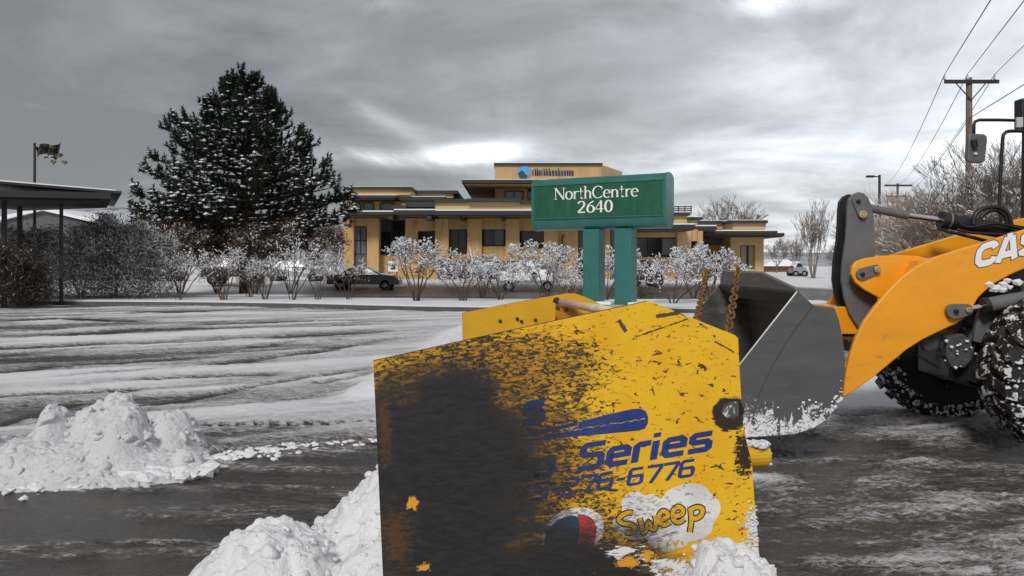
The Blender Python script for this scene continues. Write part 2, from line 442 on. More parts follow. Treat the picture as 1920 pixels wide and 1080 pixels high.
# ================================================================== GROUND
def road_edge(X):      # far edge of the ploughed asphalt lane, metres ahead
    return np.interp(X, [-12, -7, -4, -2.9, -2.5, -1.3, 0.0, 1.4, 2.2, 4.0, 8.0, 20], [5.2, 5.7, 6.25, 6.6, 7.3, 7.75, 8.2, 8.6, 9.3, 10.0, 10.6, 11])
KERB = [(-60, 36.5), (-40, 35.0), (-17.9, 33.3), (-9.5, 31.8), (-5.0, 30.0), (-2.5, 29.1), (2.0, 28.2), (8.0, 27.6), (12.0, 28.6), (13.2, 31.5), (12.0, 34.8)]
KERB2 = [(-60, 41.0), (-17.0, 38.6), (-8.0, 37.4), (0.0, 36.3), (9.0, 35.6), (12.0, 34.8)]
TRACKS = [  # wheel ruts in the slush, in photo pixels on the ground plane
    ([(-60, 815), (0, 798), (50, 786), (130, 762)], 0.10, 0.75), ([(-60, 758), (0, 750), (60, 745), (130, 741), (240, 738)], 0.13, 0.85),
    ([(230, 768), (300, 760), (370, 748), (450, 734), (560, 716), (700, 694)], 0.10, 0.6),
    ([(0, 702), (100, 690), (240, 682), (330, 676)], 0.16, 0.6), ([(300, 716), (360, 713), (430, 710), (505, 706)], 0.15, 0.85),
    ([(430, 683), (520, 672), (600, 661), (700, 645), (800, 630), (870, 617)], 0.20, 0.55), ([(540, 634), (620, 629), (700, 624)], 0.35, 0.5),
    ([(150, 628), (240, 621), (350, 617), (450, 617)], 0.30, 0.8), ([(60, 601), (130, 599), (230, 603)], 0.40, 0.8), ([(285, 587), (355, 586)], 0.55, 0.8),
    ([(0, 655), (90, 654), (170, 648)], 0.20, 0.55), ([(0, 668), (120, 660), (260, 652), (420, 640)], 0.14, 0.35), ([(600, 722), (650, 716), (710, 704)], 0.13, 0.6),
    ([(480, 652), (560, 643), (640, 640)], 0.16, 0.45), ([(0, 722), (90, 716), (200, 704), (330, 694), (470, 684)], 0.10, 0.35), ([(380, 609), (560, 604), (760, 603)], 0.30, 0.35),
    ([(0, 624), (100, 620)], 0.3, 0.6), ([(640, 612), (760, 608), (860, 604)], 0.25, 0.3)]
def coverage(X, Y):
    R = np.maximum(np.hypot(X, Y), 0.1)
    U = X / np.maximum(Y, 0.3)
    # --- snow-covered lot, slush greyer to the left, its dimmer light painted into the cover
    ca, sa = math.cos(0.5), math.sin(0.5)
    A = X * ca + Y * sa; B = -X * sa + Y * ca
    st = fbm(A * 0.22 + 3, B * 1.5 + 9, 5, 0.6)
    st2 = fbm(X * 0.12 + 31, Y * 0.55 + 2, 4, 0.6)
    slush_dim = sstep(0.15, -0.75, U + 0.15 * (st2 - 0.5))
    s = 0.84 - 0.24 * slush_dim + (st - 0.5) * (0.35 + 1.1 * slush_dim) + (st2 - 0.5) * (0.12 + 0.50 * slush_dim)
    nn = fbm(X * 1.7, Y * 3.1, 4, 0.6)
    for px, wd, amp in TRACKS:
        pts = [G(*q) for q in px]
        dd = seg_dist(X, Y, pts)
        wob = 1.35 * wd * (0.75 + 0.9 * (nn - 0.4))
        s = s - amp * np.exp(-(dd / np.maximum(wob, 0.03)) ** 2) * (0.55 + 0.7 * nn)
    bl = sstep(-0.235, -0.11, U + 0.10 * (st2 - 0.5)); s = s * (1 - bl) + bl * np.maximum(s, 0.74 + 0.5 * (st - 0.5))
    # tyre tread prints near the lane
    tr = seg_dist(X, Y, [G(365, 803), G(520, 801), G(705, 798)])
    s -= 0.55 * (tr < 0.09) * (np.sin((X + 0.3 * Y) * 36) > -0.2) * (0.6 + nn * 0.6)
    # --- planted island: clean snow
    k1 = np.interp(X, [p[0] for p in KERB[:9]], [p[1] for p in KERB[:9]]); k2 = np.interp(X, [p[0] for p in KERB2], [p[1] for p in KERB2])
    isl = (Y > k1) & (Y < k2) & (X < 12.8)
    s = np.where(isl, 0.92 + 0.2 * (nn - 0.5), s)
    # --- service road in front of the building
    s = s - 0.9 * np.exp(-((Y - k1 + 0.42) / 0.30) ** 2) * (X < -1.5) * (0.5 + 0.9 * nn)
    s = s - 0.7 * np.exp(-((Y - k2 - 0.9) / 0.40) ** 2) * (X < 9) * (0.5 + 0.9 * nn)
    fr = (Y > k2 + 2.0) & (Y < 54 + 0.04 * X)
    rs = 0.10 + 0.9 * sstep(-0.20, -0.30, U) + (fbm(X * 0.1, Y * 0.8, 4) - 0.5) * 0.8
    s = np.where(fr, rs, s)
    s = np.where((Y >= 54 + 0.04 * X), 0.93 + 0 * s, s)
    rl = sstep(0.045, 0.02, np.abs(U - 0.405 - 0.0005 * Y)) * (Y > 13)
    s = s * (1 - rl) + rl * (0.50 + 0.25 * (nn - 0.5))
    # --- the ploughed lane
    e = road_edge(X) + 0.5 * (fbm(X * 1.3, Y * 0.4, 4) - 0.5)
    lane = sstep(e + 0.10, e - 0.10, Y)
    right = sstep(0.9, 1.8, X)
    stl = fbm(X * 0.55 + 40, Y * 3.3, 5, 0.62)
    cb, sb = math.cos(0.18), math.sin(0.18)
    A2 = X * cb + Y * sb; B2 = -X * sb + Y * cb
    stR = fbm(A2 * 1.1 + 4, B2 * 3.6 + 8, 6, 0.68)
    stB = fbm(A2 * 0.5 + 14, B2 * 0.9 + 28, 3, 0.6)
    big = fbm(X * 0.45 + 7, Y * 0.9 + 3, 3)
    sl = 0.12 + 1.3 * (stl - 0.46) + 0.35 * (big - 0.5)
    sr = 0.335 + 1.15 * (stR - 0.5) + 0.60 * (stB - 0.5) + 0.42 * sstep(7.4, 8.6, Y) + 0.45 * sstep(8.7, 9.6, Y) + 0.18 * sstep(0.40, 0.62, U) * sstep(6.0, 4.5, Y)
    s = s * (1 - lane) + lane * (sl * (1 - right) + sr * right)
    s += 0.6 * sstep(8.6, 9.6, Y) * right * (Y < 13) * (1 - lane)
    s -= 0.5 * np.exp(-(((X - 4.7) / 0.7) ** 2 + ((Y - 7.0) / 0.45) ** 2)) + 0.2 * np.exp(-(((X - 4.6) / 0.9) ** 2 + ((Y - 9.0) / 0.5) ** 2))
    return np.clip(s, 0, 1), lane, isl

def ground():
    th = np.concatenate([np.radians(np.linspace(-43, 43, 760)), np.radians(np.linspace(43, 317, 64)[1:-1])])
    r = np.concatenate([[0.0], np.linspace(0.6, 3.6, 16), np.geomspace(3.75, 42, 400), np.geomspace(44, 4000, 46)])
    T, R = np.meshgrid(th, r)
    X = R * np.sin(T); Y = R * np.cos(T)
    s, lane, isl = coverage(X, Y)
    h = 0.055 * sstep(0.25, 0.95, s) * (R < 80) + 0.025 * (fbm(X * 2.2, Y * 2.2, 4) - 0.5) * sstep(0.3, 0.8, s) * (R < 50)
    h = h + 0.02 * (fbm(X * 7, Y * 7, 3, billow=True)) * sstep(0.2, 0.7, s) * (R < 25)
    k1_ = np.interp(X, [p[0] for p in KERB[:9]], [p[1] for p in KERB[:9]]); k2_ = np.interp(X, [p[0] for p in KERB2], [p[1] for p in KERB2])
    h = np.where(isl, 0.03, h) + np.where(isl, 0.13, 0.0) * sstep(k1_ + 0.02, k1_ + 0.6, Y) * (1 - sstep(k2_ - 0.5, k2_ + 0.1, Y))
    h = np.where(np.abs(Y - k1_ + 0.2) < 0.5, np.minimum(h, 0.02), h)
    # low windrow left by the blade beside the lot
    wp = seg_dist(X, Y, [(-1.72, 10.2), (-1.5, 12), (-1.35, 15), (-1.1, 20), (-0.4, 24)])
    wr = np.exp(-(wp / 0.34) ** 2)
    h += 0.15 * wr * (0.6 + 0.8 * fbm(X * 2.1, Y * 1.3, 4, billow=True)) * (Y < 26)
    s = np.clip(s + 0.8 * wr * (Y > 8.3), 0, 1)
    # snow bank edge in front of the building
    h += 0.45 * sstep(54, 57, Y - 0.04 * X) * (np.abs(X) < 80) * (0.7 + 0.5 * fbm(X * 0.15, Y * 0.1, 3))
    h -= 0.45 * sstep(150, 260, R)
    e = road_edge(X)
    rim = np.exp(-((Y - e - 0.12) / 0.16) ** 2) * (X > -3.2) * (X < 0.5)
    h += 0.07 * rim * fbm(X * 5, Y * 5, 3, billow=True)
    V = np.stack([X, Y, h], -1).reshape(-1, 3)
    nr, nc = X.shape
    i, j = np.meshgrid(np.arange(nr - 1), np.arange(nc), indexing='ij')
    j2 = (j + 1) % nc
    Fc = np.stack([i * nc + j, (i + 1) * nc + j, (i + 1) * nc + j2, i * nc + j2], -1).reshape(-1, 4)[:, ::-1]
    me = np_mesh('ground', V, Fc, None, True)
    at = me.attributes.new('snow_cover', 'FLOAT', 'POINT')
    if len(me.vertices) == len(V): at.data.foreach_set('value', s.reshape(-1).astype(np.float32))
    m = bpy.data.materials.new('ground_slush'); m.use_nodes = True
    t = NT(m.node_tree); b = t.n['Principled BSDF']
    co = t.node('ShaderNodeTexCoord').outputs['Object']
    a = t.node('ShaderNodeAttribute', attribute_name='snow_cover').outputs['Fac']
    nf = t.noise(t.mapping(co, (5.0, 17, 5), (0, 0, 0.17)), 1.0, 9, 0.78, 1.1)
    nf2 = t.noise(t.mapping(co, (26, 60, 20)), 1.0, 6, 0.75, 0.5)
    k = t.m('ADD', a, t.m('MULTIPLY', t.m('SUBTRACT', nf, 0.5), t.smooth(a, 0.50, 0.95, 2.1, 0.65)))
    k = t.m('ADD', k, t.m('MULTIPLY', t.m('SUBTRACT', nf2, 0.5), t.smooth(a, 0.5, 0.9, 1.35, 0.45)))
    rp = t.node('ShaderNodeValToRGB'); t.put(rp.inputs[0], k); cr = rp.color_ramp
    cr.elements[0].position = 0.0; cr.elements[0].color = (0.030, 0.0275, 0.025, 1)
    cr.elements[1].position = 1.0; cr.elements[1].color = (0.80, 0.81, 0.83, 1)
    for p_, c_ in ((0.22, (0.054, 0.048, 0.042)), (0.40, (0.14, 0.125, 0.112)), (0.52, (0.30, 0.295, 0.29)), (0.66, (0.52, 0.525, 0.53)), (0.8, (0.70, 0.71, 0.725))):
        e_ = cr.elements.new(p_); e_.color = (*c_, 1)
    warm = t.smooth(t.noise(co, 0.9, 4, 0.6), 0.45, 0.7)
    c = t.mix(t.m('MULTIPLY', warm, t.smooth(k, 0.6, 0.2)), rp.outputs[0], (0.085, 0.068, 0.052, 1))
    t.put(b.inputs['Base Color'], c)
    t.put(b.inputs['Roughness'], t.m('ADD', t.smooth(k, 0.10, 0.6, 0.17, 0.62), t.m('MULTIPLY', nf2, 0.18)))
    b.inputs['Specular IOR Level'].default_value = 0.5
    bn = t.node('ShaderNodeBump'); bn.inputs['Strength'].default_value = 0.75; bn.inputs['Distance'].default_value = 0.035
    t.put(bn.inputs['Height'], k); t.put(b.inputs['Normal'], bn.outputs[0])
    me.materials.append(m)
    tag(link('ground', me), kind='structure')
ground()

def ribbon_block(name, pts, wd, z0, z1, matn, snowtop=None):
    """a kerb following a line: top, faces; real step"""
    pts = catmull(pts, 6); mb = MB()
    for (x0, y0), (x1, y1) in zip(pts[:-1], pts[1:]):
        pass
    n = len(pts); vs = []; 
    for i, (x, y) in enumerate(pts):
        a = pts[max(i - 1, 0)]; c = pts[min(i + 1, n - 1)]
        tx, ty = c[0] - a[0], c[1] - a[1]; L = math.hypot(tx, ty); nx, ny = -ty / L, tx / L
        vs += [(x, y, z0), (x, y, z1), (x + nx * wd, y + ny * wd, z1), (x + nx * wd, y + ny * wd, z0)]
    fs = []
    for i in range(n - 1):
        for k in range(3): fs.append((i * 4 + k, (i + 1) * 4 + k, (i + 1) * 4 + k + 1, i * 4 + k + 1))
    mb.add(vs, fs)
    return tag(mb.build(name, matn), kind='structure')
ribbon_block('kerb', [(x, y - 0.12) for x, y in KERB], 0.15, -0.05, 0.155, 'kerb_concrete')
ribbon_block('kerb_snow', [(x, y - 0.10) for x, y in KERB], 0.9, 0.1, 0.185, 'snow')
ribbon_block('kerb', [(x, y + 0.35) for x, y in KERB2], 0.15, -0.05, 0.13, 'kerb_concrete')

def hills():
    xs = np.linspace(-900, 700, 220); ys = np.linspace(700, 1500, 40)
    X, Y = np.meshgrid(xs, ys)
    prof = np.interp(xs, [-900, -520, -420, -330, -230, -120, 50, 300, 700], [120, 80, 72, 66, 62, 36, 20, 16, 14])
    H = prof[None, :] * sstep(700, 1000, Y) * (0.85 + 0.3 * fbm(X * 0.004, Y * 0.004, 5))
    nr, nc = X.shape
    V = np.stack([X, Y, H - 1], -1).reshape(-1, 3)
    i, j = np.meshgrid(np.arange(nr - 1), np.arange(nc - 1), indexing='ij')
    Fc = np.stack([i * nc + j, i * nc + j + 1, (i + 1) * nc + j + 1, (i + 1) * nc + j], -1).reshape(-1, 4)
    tag(link('hills', np_mesh('hills', V, Fc, M['hill_snow'], True)), kind='structure')
hills()

# ================================================================== SNOW HEAPS
def heap(name, x0, x1, y0, y1, res, fn, label, cat, rough=1.0, m_='snow_coarse'):
    xs = np.arange(x0, x1, res); ys = np.arange(y0, y1, res)
    X, Y = np.meshgrid(xs, ys)
    Z = fn(X, Y)
    nr, nc = X.shape
    V = np.stack([X - (x0 + x1) / 2, Y - (y0 + y1) / 2, Z], -1).reshape(-1, 3)
    i, j = np.meshgrid(np.arange(nr - 1), np.arange(nc - 1), indexing='ij')
    Fc = np.stack([i * nc + j, i * nc + j + 1, (i + 1) * nc + j + 1, (i + 1) * nc + j], -1).reshape(-1, 4)
    zz = Z.reshape(-1)[Fc].max(1); Fc = Fc[zz > -0.03]
    me = np_mesh(name, V, Fc, M[m_], True)
    o = link(name, me); o.location = ((x0 + x1) / 2, (y0 + y1) / 2, 0)
    WM[o.name] = Matrix.Translation(o.location)
    return tag(o, label, cat), (X, Y, Z)

def gbump(X, Y, cx, cy, sx, sy, h, p=1.0):
    return h * np.exp(-(((X - cx) / sx) ** 2 + ((Y - cy) / sy) ** 2) ** p)
def cell_round(X, Y, sc, seed=0):
    """cauliflower: rounded lumps, distance to jittered points"""
    xi = np.floor(X * sc).astype(int); yi = np.floor(Y * sc).astype(int); best = np.full(X.shape, 9.0)
    for a in (-1, 0, 1):
        for b in (-1, 0, 1):
            cx = xi + a; cy = yi + b
            jx = _TAB[(cx + seed) & 255, cy & 255]; jy = _TAB[cx & 255, (cy + 91 + seed) & 255]
            best = np.minimum(best, (X * sc - cx - jx) ** 2 + (Y * sc - cy - jy) ** 2)
    return np.sqrt(np.clip(1 - best, 0, 1))

def pile_fn(X, Y):
    z = np.maximum.reduce([gbump(X, Y, -3.52, 6.95, 0.33, 0.33, 0.60, 2.2), gbump(X, Y, -3.28, 6.75, 0.30, 0.40, 0.50, 1.4),
                           gbump(X, Y, -2.98, 7.05, 0.26, 0.28, 0.44, 1.6), gbump(X, Y, -3.88, 6.85, 0.20, 0.3, 0.52, 1.5), gbump(X, Y, -4.6, 6.6, 0.8, 0.5, 0.30, 1.2),
                           gbump(X, Y, -3.75, 6.70, 1.05, 0.55, 0.27, 1.3), gbump(X, Y, -5.6, 6.3, 0.9, 0.6, 0.34, 1.2), gbump(X, Y, -2.68, 6.62, 0.16, 0.12, 0.18, 1.5)])
    wob = 0.75 + 0.55 * (fbm(X * 2.2, Y * 2.2, 4) - 0.2)
    z = z * wob
    z += z ** 0.5 * (0.13 * (cell_round(X, Y, 4.5) - 0.5) + 0.10 * (cell_round(X, Y, 10, 7) - 0.5) + 0.045 * (cell_round(X, Y, 24, 17) - 0.5) + 0.02 * (cell_round(X, Y, 48, 5) - 0.5) + 0.07 * (fbm(X * 9, Y * 9, 5, 0.6) - 0.5))
    z += z ** 0.6 * 0.10 * (fbm(X * 4.5 + 3, Y * 4.5, 5, 0.65, billow=True) - 0.5)
    return z - 0.055
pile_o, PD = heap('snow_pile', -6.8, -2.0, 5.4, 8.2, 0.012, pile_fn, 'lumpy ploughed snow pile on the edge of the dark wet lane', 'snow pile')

def heap_fn(X, Y):
    # mound carried and spilled by the pusher; steep towards the open side on the left
    r = np.hypot((X + 0.12) / 1.0, (Y - 3.5) / 1.05)
    z = 1.04 - 0.74 * r
    z = np.minimum(z, 0.90)
    z = np.maximum(z, gbump(X, Y, -0.9, 3.05, 0.5, 0.6, 0.62, 1.3))
    cut = sstep(0.80, 0.45, X) 
    z = z * cut + (1 - cut) * -0.05
    near = sstep(2.40, 2.62, Y - 0.165 * (X + 0.44) + 0.03)     # kept off the outer face of the side plate
    lumps = 0.16 * (cell_round(X, Y, 3.2, 3) - 0.5) + 0.09 * (cell_round(X, Y, 7.5, 11) - 0.5) + 0.04 * (cell_round(X, Y, 18, 2) - 0.5) + 0.06 * (fbm(X * 5, Y * 5, 5) - 0.5)
    left = sstep(-0.35, -0.5, X)
    z = z - 0.06
    z = z + 1.25 * lumps * np.clip(z, 0, 1) ** 0.4 + 0.025 * (cell_round(X, Y, 34, 8) - 0.5) * (z > 0) + 0.05 * (fbm(X * 11, Y * 11, 4, 0.6, billow=True) - .5) * (z > 0)
    z = np.where((near < 1) & (X > -0.52), z * near - 0.05 * (1 - near), z)
    return z
heap('snow_heap', -2.6, 0.8, 1.6, 5.6, 0.011, heap_fn, 'tall heap of clean snow spilling left out of the yellow pusher box', 'snow heap', m_='snow')

def foot_fn(X, Y):
    d0 = Y - (2.55 + 0.165 * (X + 0.44))
    z = np.maximum(gbump(X, Y, 0.66, 2.42, 0.25, 0.26, 0.90, 1.8), gbump(X, Y, 0.45, 2.3, 0.40, 0.3, 0.80, 1.3))
    z += 0.10 * (cell_round(X, Y, 7, 5) - 0.5) + 0.06 * (cell_round(X, Y, 15, 9) - 0.5) + 0.03 * (cell_round(X, Y, 33, 19) - 0.5) + 0.06 * (fbm(X * 8, Y * 8, 4, 0.6, billow=True) - 0.5)
    z = z - 0.135
    z = np.minimum(z, 2.0)
    return np.where(d0 > -0.02, -0.2, z)
heap('snow_mound', -0.3, 1.5, 1.5, 2.9, 0.011, foot_fn, 'bright rounded snow mound at the foot of the yellow side plate', 'snow mound', m_='snow')

def scatter_on(fn, x0, x1, y0, y1, n, s0, s1, zmin, seed, off=0.0):
    rg = np.random.RandomState(seed); X = rg.uniform(x0, x1, n * 4); Y = rg.uniform(y0, y1, n * 4); Z = fn(X, Y)
    e = 0.03; sl = np.hypot(fn(X + e, Y) - Z, fn(X, Y + e) - Z) / e
    k = (Z > zmin) & (sl < 3.0); X, Y, Z = X[k][:n], Y[k][:n], Z[k][:n]
    S = s0 + (s1 - s0) * rg.rand(len(X)) ** 3
    return np.stack([X, Y, Z + off * S], -1), S
p_, S_ = scatter_on(pile_fn, -6.5, -2.4, 5.6, 7.8, 2600, 0.010, 0.075, -0.02, 5, -0.45)
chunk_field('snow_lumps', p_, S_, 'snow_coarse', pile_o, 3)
p_, S_ = scatter_on(heap_fn, -1.9, -0.40, 1.9, 4.8, 1800, 0.007, 0.05, 0.0, 6, -0.50)
chunk_field('snow_lumps', p_, S_, 'snow', bpy.data.objects['snow_heap'], 4)
p_, S_ = scatter_on(foot_fn, 0.0, 1.2, 1.9, 2.6, 500, 0.006, 0.03, 0.1, 7, -0.5)
chunk_field('snow_lumps', p_, S_, 'snow', bpy.data.objects['snow_mound'], 5)
# loose chunks along the foot of the pile
def chunks():
    mb = MB()
    for i in range(330):
        x = random.uniform(-4.4, -1.9); y = float(road_edge(np.array([x]))[0]) + random.gauss(-0.10, 0.20)
        mb.blob((x, y, 0.012), random.choice([0.012, 0.02, 0.03, 0.03, 0.05]), (1.2, 1.1, 0.75))
    for i in range(160):
        x = random.uniform(-2.6, -1.2); y = float(road_edge(np.array([x]))[0]) + random.gauss(-0.02, 0.10)
        mb.blob((x, y, 0.02), random.uniform(0.012, 0.035), (1.3, 1.1, 0.7))
    for i in range(40):
        x = random.gauss(-2.72, 0.18); y = 6.45 + random.gauss(0, 0.1)
        mb.blob((x, y, 0.03), random.uniform(0.03, 0.09), (1.3, 1.0, 0.8))
    o = mb.build('snow_chunks', 'snow', smooth=False, fixn=False); tag(o, 'broken snow chunks scattered along the pile foot', 'snow chunks', kind='stuff')
chunks()

# ================================================================== PLANTS
def segs_mesh(name, segs, mat_, n=3):
    S = np.array(segs, dtype=np.float64)          # p0(3) p1(3) r0 r1
    a, b = S[:, 0:3], S[:, 3:6]
    t_ = b - a; t_ /= np.linalg.norm(t_, axis=1, keepdims=True) + 1e-9
    ref = np.where(np.abs(t_[:, 2:3]) < 0.9, np.array([[0, 0, 1.0]]), np.array([[1.0, 0, 0]]))
    u = np.cross(t_, ref); u /= np.linalg.norm(u, axis=1, keepdims=True) + 1e-9
    v = np.cross(u, t_)
    V = []
    for e, rr in ((a, S[:, 6:7]), (b, S[:, 7:8])):
        for k in range(n):
            an = 2 * math.pi * k / n
            V.append(e + (u * math.cos(an) + v * math.sin(an)) * rr)
    V = np.stack(V, 1)                            # m, 2n, 3
    m = len(S); base = (np.arange(m) * 2 * n)[:, None, None]
    fl = np.array([[k, (k + 1) % n, n + (k + 1) % n, n + k] for k in range(n)])[None]
    return np_mesh(name, V.reshape(-1, 3), (base + fl).reshape(-1, 4), mat_)

OCT_V = np.array([(1, 0, 0), (-1, 0, 0), (0, 1, 0), (0, -1, 0), (0, 0, 1), (0, 0, -1)], float)
OCT_F = np.array([(0, 2, 4), (2, 1, 4), (1, 3, 4), (3, 0, 4), (2, 0, 5), (1, 2, 5), (3, 1, 5), (0, 3, 5)])
def blobs_mesh(name, C, R, mat_, squash=(1, 1, 0.6), rng=RNG):
    C = np.asarray(C, float); R = np.asarray(R, float); m = len(C)
    V = OCT_V[None] * R[:, None, None] * np.array(squash)[None, None]
    V = V * (0.6 + 0.8 * rng.rand(m, 6, 1)) + C[:, None]
    an = rng.rand(m) * 6.28
    Fc = OCT_F[None] + (np.arange(m) * 6)[:, None, None]
    return np_mesh(name, V.reshape(-1, 3), Fc.reshape(-1, 3), mat_)
def leaves_mesh(name, C, size, mat_, rng=RNG, up=None):
    C = np.asarray(C, float); m = len(C)
    a = rng.randn(m, 3); a /= np.linalg.norm(a, axis=1, keepdims=True)
    b = rng.randn(m, 3); b -= (b * a).sum(1, keepdims=True) * a; b /= np.linalg.norm(b, axis=1, keepdims=True)
    L = size * (0.6 + 0.8 * rng.rand(m, 1))
    V = np.stack([C - a * L, C + b * L * 0.5, C + a * L, C - b * L * 0.5], 1)
    return np_mesh(name, V.reshape(-1, 3), np.arange(m * 4).reshape(m, 4), mat_)

def grow(p, d_, L, r, depth, segs, tips, rnd, spread=0.55, kids=3, up=0.15, shrink=0.72, jit=0.18, minr=0.006):
    n = 2 if depth > 0 else 1
    q = p
    for i in range(n):
        d_ = (d_ + Vector((rnd.gauss(0, jit), rnd.gauss(0, jit), rnd.gauss(0, jit) + up * 0.3))).normalized()
        e = q + d_ * (L / n)
        r1 = max(r * (0.85 if i == 0 else 0.7), minr)
        segs.append((*q, *e, r, r1)); r = r1; q = e
        if depth > 0 and i == 0 and rnd.random() < 0.7:
            s_ = (d_ + Vector((rnd.gauss(0, spread), rnd.gauss(0, spread), rnd.gauss(0, spread * 0.6) + up))).normalized()
            grow(q, s_, L * shrink * 0.8, r * 0.6, depth - 1, segs, tips, rnd, spread, kids, up, shrink, jit, minr)
    if depth == 0: tips.append(tuple(q)); return
    for k in range(kids if depth > 1 else kids + 1):
        s_ = (d_ + Vector((rnd.gauss(0, spread), rnd.gauss(0, spread), rnd.gauss(0, spread * 0.6) + up))).normalized()
        grow(q, s_, L * shrink * rnd.uniform(0.8, 1.15), r * 0.72, depth - 1, segs, tips, rnd, spread, kids, up, shrink, jit, minr)

def snow_on(segs, tips, rnd, prob, rs, zmin, maxr=0.03):
    """snow lying along the upper side of twigs + knobs at the tips"""
    out_ = []
    for s_ in segs:
        if s_[6] > maxr or s_[2] < zmin or rnd.random() > prob: continue
        a = Vector(s_[0:3]); b = Vector(s_[3:6]); t0 = rnd.uniform(0, 0.4); t1 = rnd.uniform(0.6, 1.0)
        k = rs * rnd.uniform(0.7, 1.5)
        p = a.lerp(b, t0); q = a.lerp(b, t1); o_ = Vector((0, 0, k * 0.7))
        out_.append((*(p + o_), *(q + o_), k, k * rnd.uniform(0.5, 1.1)))
    return out_

def make_shrub(seed, fill=0, fillR=1.0, H=2.5, wide=1.3, twig=0.008, depth=3, nst=6, snow=0.75, rs=0.022, leaf=None, nleaf=0, bark='bark', blobn=1.0, zsnow=0.9):
    rnd = random.Random(seed); rg = np.random.RandomState(seed)
    segs, tips = [], []
    for i in range(nst):
        an = 6.283 * (i + rnd.random() * 0.7) / nst; out_ = rnd.uniform(0.20, 0.62) * wide
        p = Vector((math.cos(an) * 0.10, math.sin(an) * 0.10, 0)); r = rnd.uniform(0.022, 0.045)
        top = Vector((math.cos(an) * out_, math.sin(an) * out_, H * rnd.uniform(0.42, 0.58)))
        q = p; N = 4
        for k in range(N):
            tt = (k + 1) / N
            e = Vector((p.x + (top.x - p.x) * tt ** 1.3, p.y + (top.y - p.y) * tt ** 1.3, top.z * tt)) + Vector((rnd.gauss(0, .03), rnd.gauss(0, .03), 0))
            segs.append((*q, *e, r, r * 0.88)); r *= 0.88
            if k == 2:
                d0 = (e - q).normalized()
                grow(e, (d0 + Vector((rnd.gauss(0, .5), rnd.gauss(0, .5), 0.1))).normalized(), H * 0.17, r * 0.6, depth - 1, segs, tips, rnd, 0.6, 3, 0.12)
            q2 = q; q = e
        grow(q, (q - q2).normalized(), H * 0.20, r * 0.8, depth, segs, tips, rnd, 0.55, 3, 0.15)
    for i in range(fill):      # dense inner twiggery down to the ground
        an = rnd.uniform(0, 6.283); zz = H * (rnd.random() ** 0.9 * 0.97 if fill > 1000 else rnd.uniform(0.35, 0.95)); R_ = fillR * math.sqrt(max(1 - ((zz / H) * 1.15 - 0.35) ** 2, 0.05)) * rnd.random() ** 0.4
        p = Vector((math.cos(an) * R_, math.sin(an) * R_, zz)); d_ = Vector((rnd.gauss(0, .6) + math.cos(an) * .4, rnd.gauss(0, .6) + math.sin(an) * .4, rnd.gauss(.5, .5))).normalized(); e = p + d_ * rnd.uniform(0.15, 0.45)
        segs.append((*p, *e, 0.010, 0.006)); tips.append(tuple(e))
    st = segs_mesh('stems', segs, M[bark])
    sn = snow_on(segs, tips, rnd, snow, rs, zsnow)
    T = np.array(tips); k = rg.rand(len(T)) < blobn
    parts = [('stems', st)]
    V1 = segs_mesh('snow_caps', sn, M['snow_dusting'], 4) if sn else None
    if V1:
        parts.append(('snow_caps', V1))
    C = T[k] + rg.randn(k.sum(), 3) * 0.02
    if len(C): parts.append(('snow_knobs', blobs_mesh('snow_knobs', C, rs * (1.0 + 1.5 * rg.rand(len(C))), M['snow_dusting'], (1, 1, 0.75), rg)))
    if leaf:
        idx = rg.randint(0, len(T), nleaf)
        parts.append(('leaves', leaves_mesh('leaves', T[idx] + rg.randn(nleaf, 3) * 0.11 * H / 2.5, 0.05, M[leaf], rg)))
    return parts

def place_plant(name, parts, loc, rz, sc, label, cat, group=None, sz=None):
    o = thing(name, label, cat, loc, rz, group); o.scale = (sc, sc, sz or sc)
    for nm, me in parts:
        c = link(nm, me, o)
        if nm != 'trunk': c['kind'] = 'stuff'
    return o

